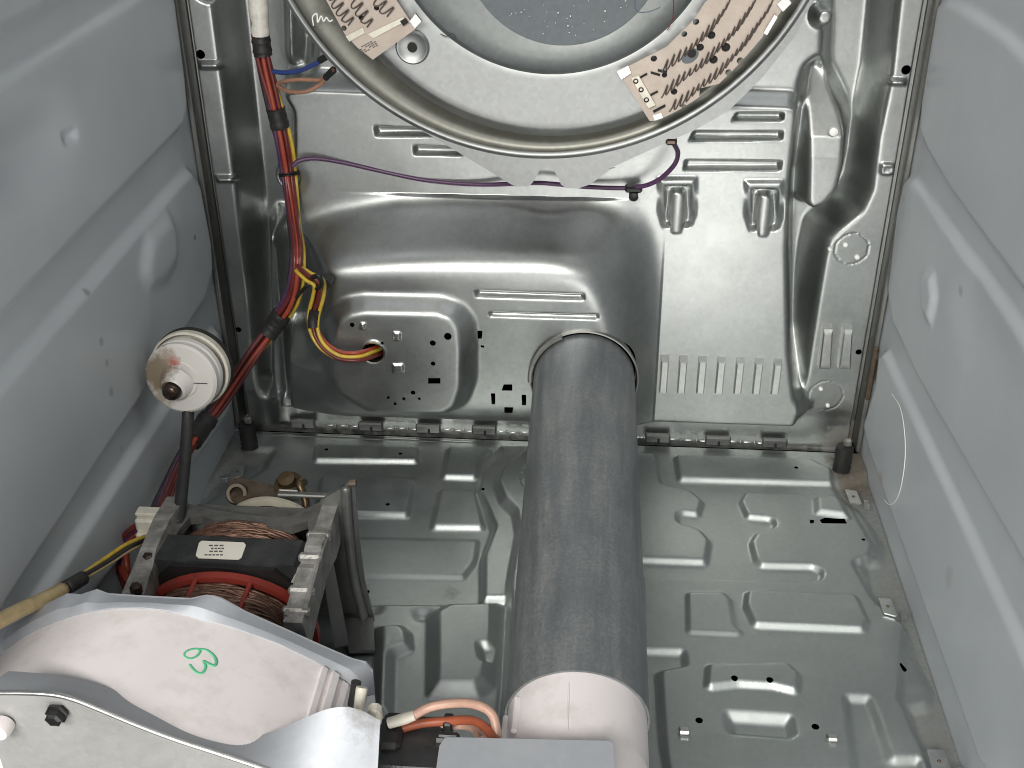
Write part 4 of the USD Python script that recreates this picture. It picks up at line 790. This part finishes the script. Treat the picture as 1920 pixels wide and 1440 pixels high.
def idx(py): 
    pr = np.array([720-FPX*((p-C)@U)/((p-C)@F) for p in Pm]); return float(np.interp(py, pr, np.arange(len(Pm))))
wrap(idx(-60), idx(68), .0086, W['white'], 'white_sleeve'); wrap(idx(66), idx(104), .0088, m_tape); wrap(idx(203), idx(240), .0090, m_tape); wrap(idx(588), idx(628), .0094, m_tape); wrap(idx(780), idx(828), .0098, m_tape)
wrap(idx(322), idx(330), .0098, m_black, 'cable_tie')
def wires(path, cols, r, off, group=None, n=12):
    P = spline([bk(*q) for q in path], n); t, N, Bn = frames(P); s = np.linspace(0, 1, len(P)); out = []
    for i, kx in enumerate(cols):
        a = 2*np.pi*i/len(cols)+2.5*s; o = off*(1+.5*np.sin(6*s+i*2))
        out.append((kx, tube(P+(o[:, None] if np.ndim(o) else o)*(np.cos(a)[:, None]*N+np.sin(a)[:, None]*Bn) if len(cols) > 1 else P, r, 8)))
    return P, out
br = thing('branch_wires', 'red and yellow branch wires looping into the hole of the square cover', 'wires', bk(600, 520, -.07))
Pb, ws = wires([(560, 505, -.093), (580, 520, -.103), (597, 530, -.106), (596, 555, -.102), (588, 590, -.100), (590, 622, -.105), (606, 650, -.112), (636, 669, -.117), (672, 670, -.116), (700, 660, -.100), (722, 650, -.070)], ['yellow', 'maroon', 'red', 'yellow', 'maroon'], .0019, .0034)
for kx, m_ in ws: part(br, 'wire', m_, W[kx], True)
k = slice(44, 58); part(br, 'tape', tube(Pb[k], .0058, 12), m_tape, 60)
clip = thing('cable_clip', 'black plastic cable clip holding the red and yellow branch wires', 'clip', bk(600, 525, -.08))
c = bk(606, 527, -.092); part(clip, 'head', bevel_box(c, (.017, .020, .009), b=.3), m_black); part(clip, 'strap', tube(spline([bk(585, 520, -.112), bk(598, 517, -.114), bk(603, 535, -.112), bk(590, 540, -.108)], 6), .0022, 8), m_black, True)
part(clip, 'tail', tube(spline([bk(596, 525, -.103), bk(575, 536, -.108), bk(556, 558, -.106)], 6), .0017, 6), m_black, True)
pw = thing('purple_wire', 'single purple wire running across the panel to the heater housing terminal', 'wire', bk(900, 345, -.03))
P, ws = wires([(548, 312, -.024), (560, 302, -.022), (590, 297, -.018), (640, 304, -.014), (720, 322, -.012), (800, 338, -.014), (900, 346, -.02), (1000, 343, -.03), (1050, 346, -.03), (1110, 351, -.024), (1186, 352, -.028), (1230, 340, -.036), (1262, 312, -.045), (1271, 288, -.055), (1263, 268, -.072)], ['purple'], .0022, 0)
part(pw, 'wire', ws[0][1], W['purple'], True); part(pw, 'terminal', bevel_box(bk(1258, 263, -.083), (.010, .012, .006), b=.3), m_bolt)
ck = thing('cable_clip', 'black plastic cable clip on the purple wire below the heater housing', 'clip', bk(1188, 354, -.02))
part(ck, 'head', bevel_box(bk(1188, 353, -.026), (.016, .012, .006), b=.3), m_black); part(ck, 'stud', lathe([(.004, -.006), (.0045, .012), (.0001, .013)], bk(1188, 357, -.02), (0, -1, -.2), 14), m_black)
bw = thing('blue_wire', 'blue wire leading from the taped harness to the heater housing edge', 'wire', bk(560, 133, -.03))
P, ws = wires([(512, 134, -.028), (530, 136, -.035), (560, 133, -.05), (590, 120, -.068), (612, 106, -.08)], ['blue'], .0022, 0); part(bw, 'wire', ws[0][1], W['blue'], True); part(bw, 'terminal', tube([bk(600, 113, -.074), bk(612, 106, -.08)], .003, 8), m_dark)
for lab, pth in (('upper brown wire looping from the harness to the heater terminal', [(520, 158, -.026), (535, 152, -.04), (565, 149, -.052), (598, 150, -.056), (612, 143, -.066), (625, 130, -.078)]), ('lower brown wire hanging below its twin beside the harness', [(520, 160, -.026), (540, 171, -.042), (572, 172, -.055), (598, 160, -.060), (612, 145, -.068), (626, 132, -.078)])):
    o = thing('brown_wire', lab, 'wire', bk(*pth[2])); P, ws = wires(pth, ['brown'], .0019, 0); part(o, 'wire', ws[0][1], W['brown'], True); part(o, 'terminal', tube(P[-14:], .0028, 8), m_dark)
# wires in the bottom left
yw = thing('yellow_wires', 'yellow and tan wire pair passing behind the white housing at the left edge', 'wires', bk(145, 1090, -.44))
P, ws = wires([(272, 1010, -.345), (240, 1027, -.37), (200, 1055, -.40), (145, 1090, -.44), (90, 1120, -.475), (30, 1148, -.505), (-30, 1180, -.535)], ['yellow', 'tan', 'black', 'yellow'], .0017, .0022)
for kx, m_ in ws: part(yw, 'wire', m_, W[kx], True)
part(yw, 'tape', tube(P[34:42], .0055, 10), m_tape, True); part(yw, 'sleeve', tube(P[42:], .0052, 10), W['tan'], True)
ow = thing('orange_wires', 'orange and peach wires held by a black cable tie beside the white outlet', 'wires', bk(840, 1360, -.53))
for kx, rr, pth in (('peach', .0030, [(776, 1341, -.535), (810, 1325, -.53), (862, 1318, -.53), (900, 1324, -.535), (924, 1342, -.54), (934, 1385, -.55)]), ('orange', .0030, [(738, 1371, -.535), (787, 1357, -.532), (840, 1352, -.532), (885, 1351, -.536), (912, 1366, -.545), (930, 1392, -.555)]), ('peach', .0028, [(740, 1380, -.53), (787, 1373, -.53), (838, 1362, -.528), (880, 1362, -.53), (905, 1385, -.54)])):
    P, ws = wires(pth, [kx], rr, 0); part(ow, 'wire', ws[0][1], W[kx], True)
part(ow, 'cable_tie', bevel_box(bk(841, 1360, -.531), (.0058, .011, .0125), b=.2), m_black)
part(ow, 'connector', tube([bk(729, 1356, -.537), bk(760, 1347, -.536), bk(778, 1341, -.535)], [.0036, .0038, .0032], 10), m_cream, 40)

# ================================================================ SMALL THINGS ON THE FLOOR
for a, b, a1, b1, lab in ((464, 846, 463, 800, 'short black rubber post in the back left corner of the floor'), (1580, 890, 1581, 846, 'ribbed black rubber post in the rusty back right corner of the floor')):
    c = fl(a, b, .0); c[1] += .009
    t = thing('rubber_post', lab, 'rubber post', c)
    pr_ = [(.0092, 0)]+[(.0092 if i % 2 else .0083, .003*i+.002) for i in range(8)]+[(.0088, .029), (.006, .030), (.0001, .030)]
    part(t, 'body', lathe(pr_, c, (0, 0, 1), 28), m_rubber, 60); part(t, 'pin', bevel_box(c+[.002, 0, .034], (.008, .006, .009), b=.3), m_bracket)
for pts, tab, lab in (([(426, 896), (440, 871), (459, 873), (455, 888), (446, 895)], [(410, 895), (424, 890), (426, 897), (412, 899)], 'pale spring clip on the floor by the left side panel'),
                      ([(1584, 917), (1606, 921), (1616, 945), (1594, 943)], [(1619, 938), (1628, 940), (1631, 948), (1621, 947)], 'pale spring clip on the right floor edge nearest the rubber post'),
                      ([(1646, 1121), (1670, 1123), (1683, 1156), (1657, 1149)], [(1688, 1148), (1700, 1149), (1702, 1160), (1690, 1158)], 'middle pale spring clip along the right floor edge'),
                      ([(1737, 1405), (1770, 1406), (1786, 1450), (1750, 1450)], [(1790, 1440), (1802, 1440), (1806, 1456), (1794, 1456)], 'pale spring clip at the bottom right corner of the photo')):
    c = fl(*np.mean(pts, 0), .006); t = thing('spring_clip', lab, 'clip', c)
    part(t, 'leaf', extrude(Polygon(pxy(pts, .008)).buffer(-.001).buffer(.001), (0, 0, .0068), (1, 0, 0), (0, 1, 0), (0, 0, 1), .0014), m_bright, 25)
    part(t, 'nib', sph(fl(*np.mean(pts, 0), .008), .0016, 1), m_rust); part(t, 'tab', extrude(Polygon(pxy(tab, .008)), (0, 0, .003), (1, 0, 0), (0, 1, 0), (0, 0, 1), .006), m_bright, 25)
thr = thing('white_thread', 'thin white thread curving down the right side panel', 'thread', at(1697, 840, 0, XW-.008))
part(thr, 'strand', tube(spline([at(a, b, 0, XW-.0072) for a, b in ((1672, 738), (1688, 765), (1696, 810), (1697, 860), (1690, 910), (1680, 938), (1668, 946), (1658, 938))], 8), .00042, 5), m_plain_white, True)
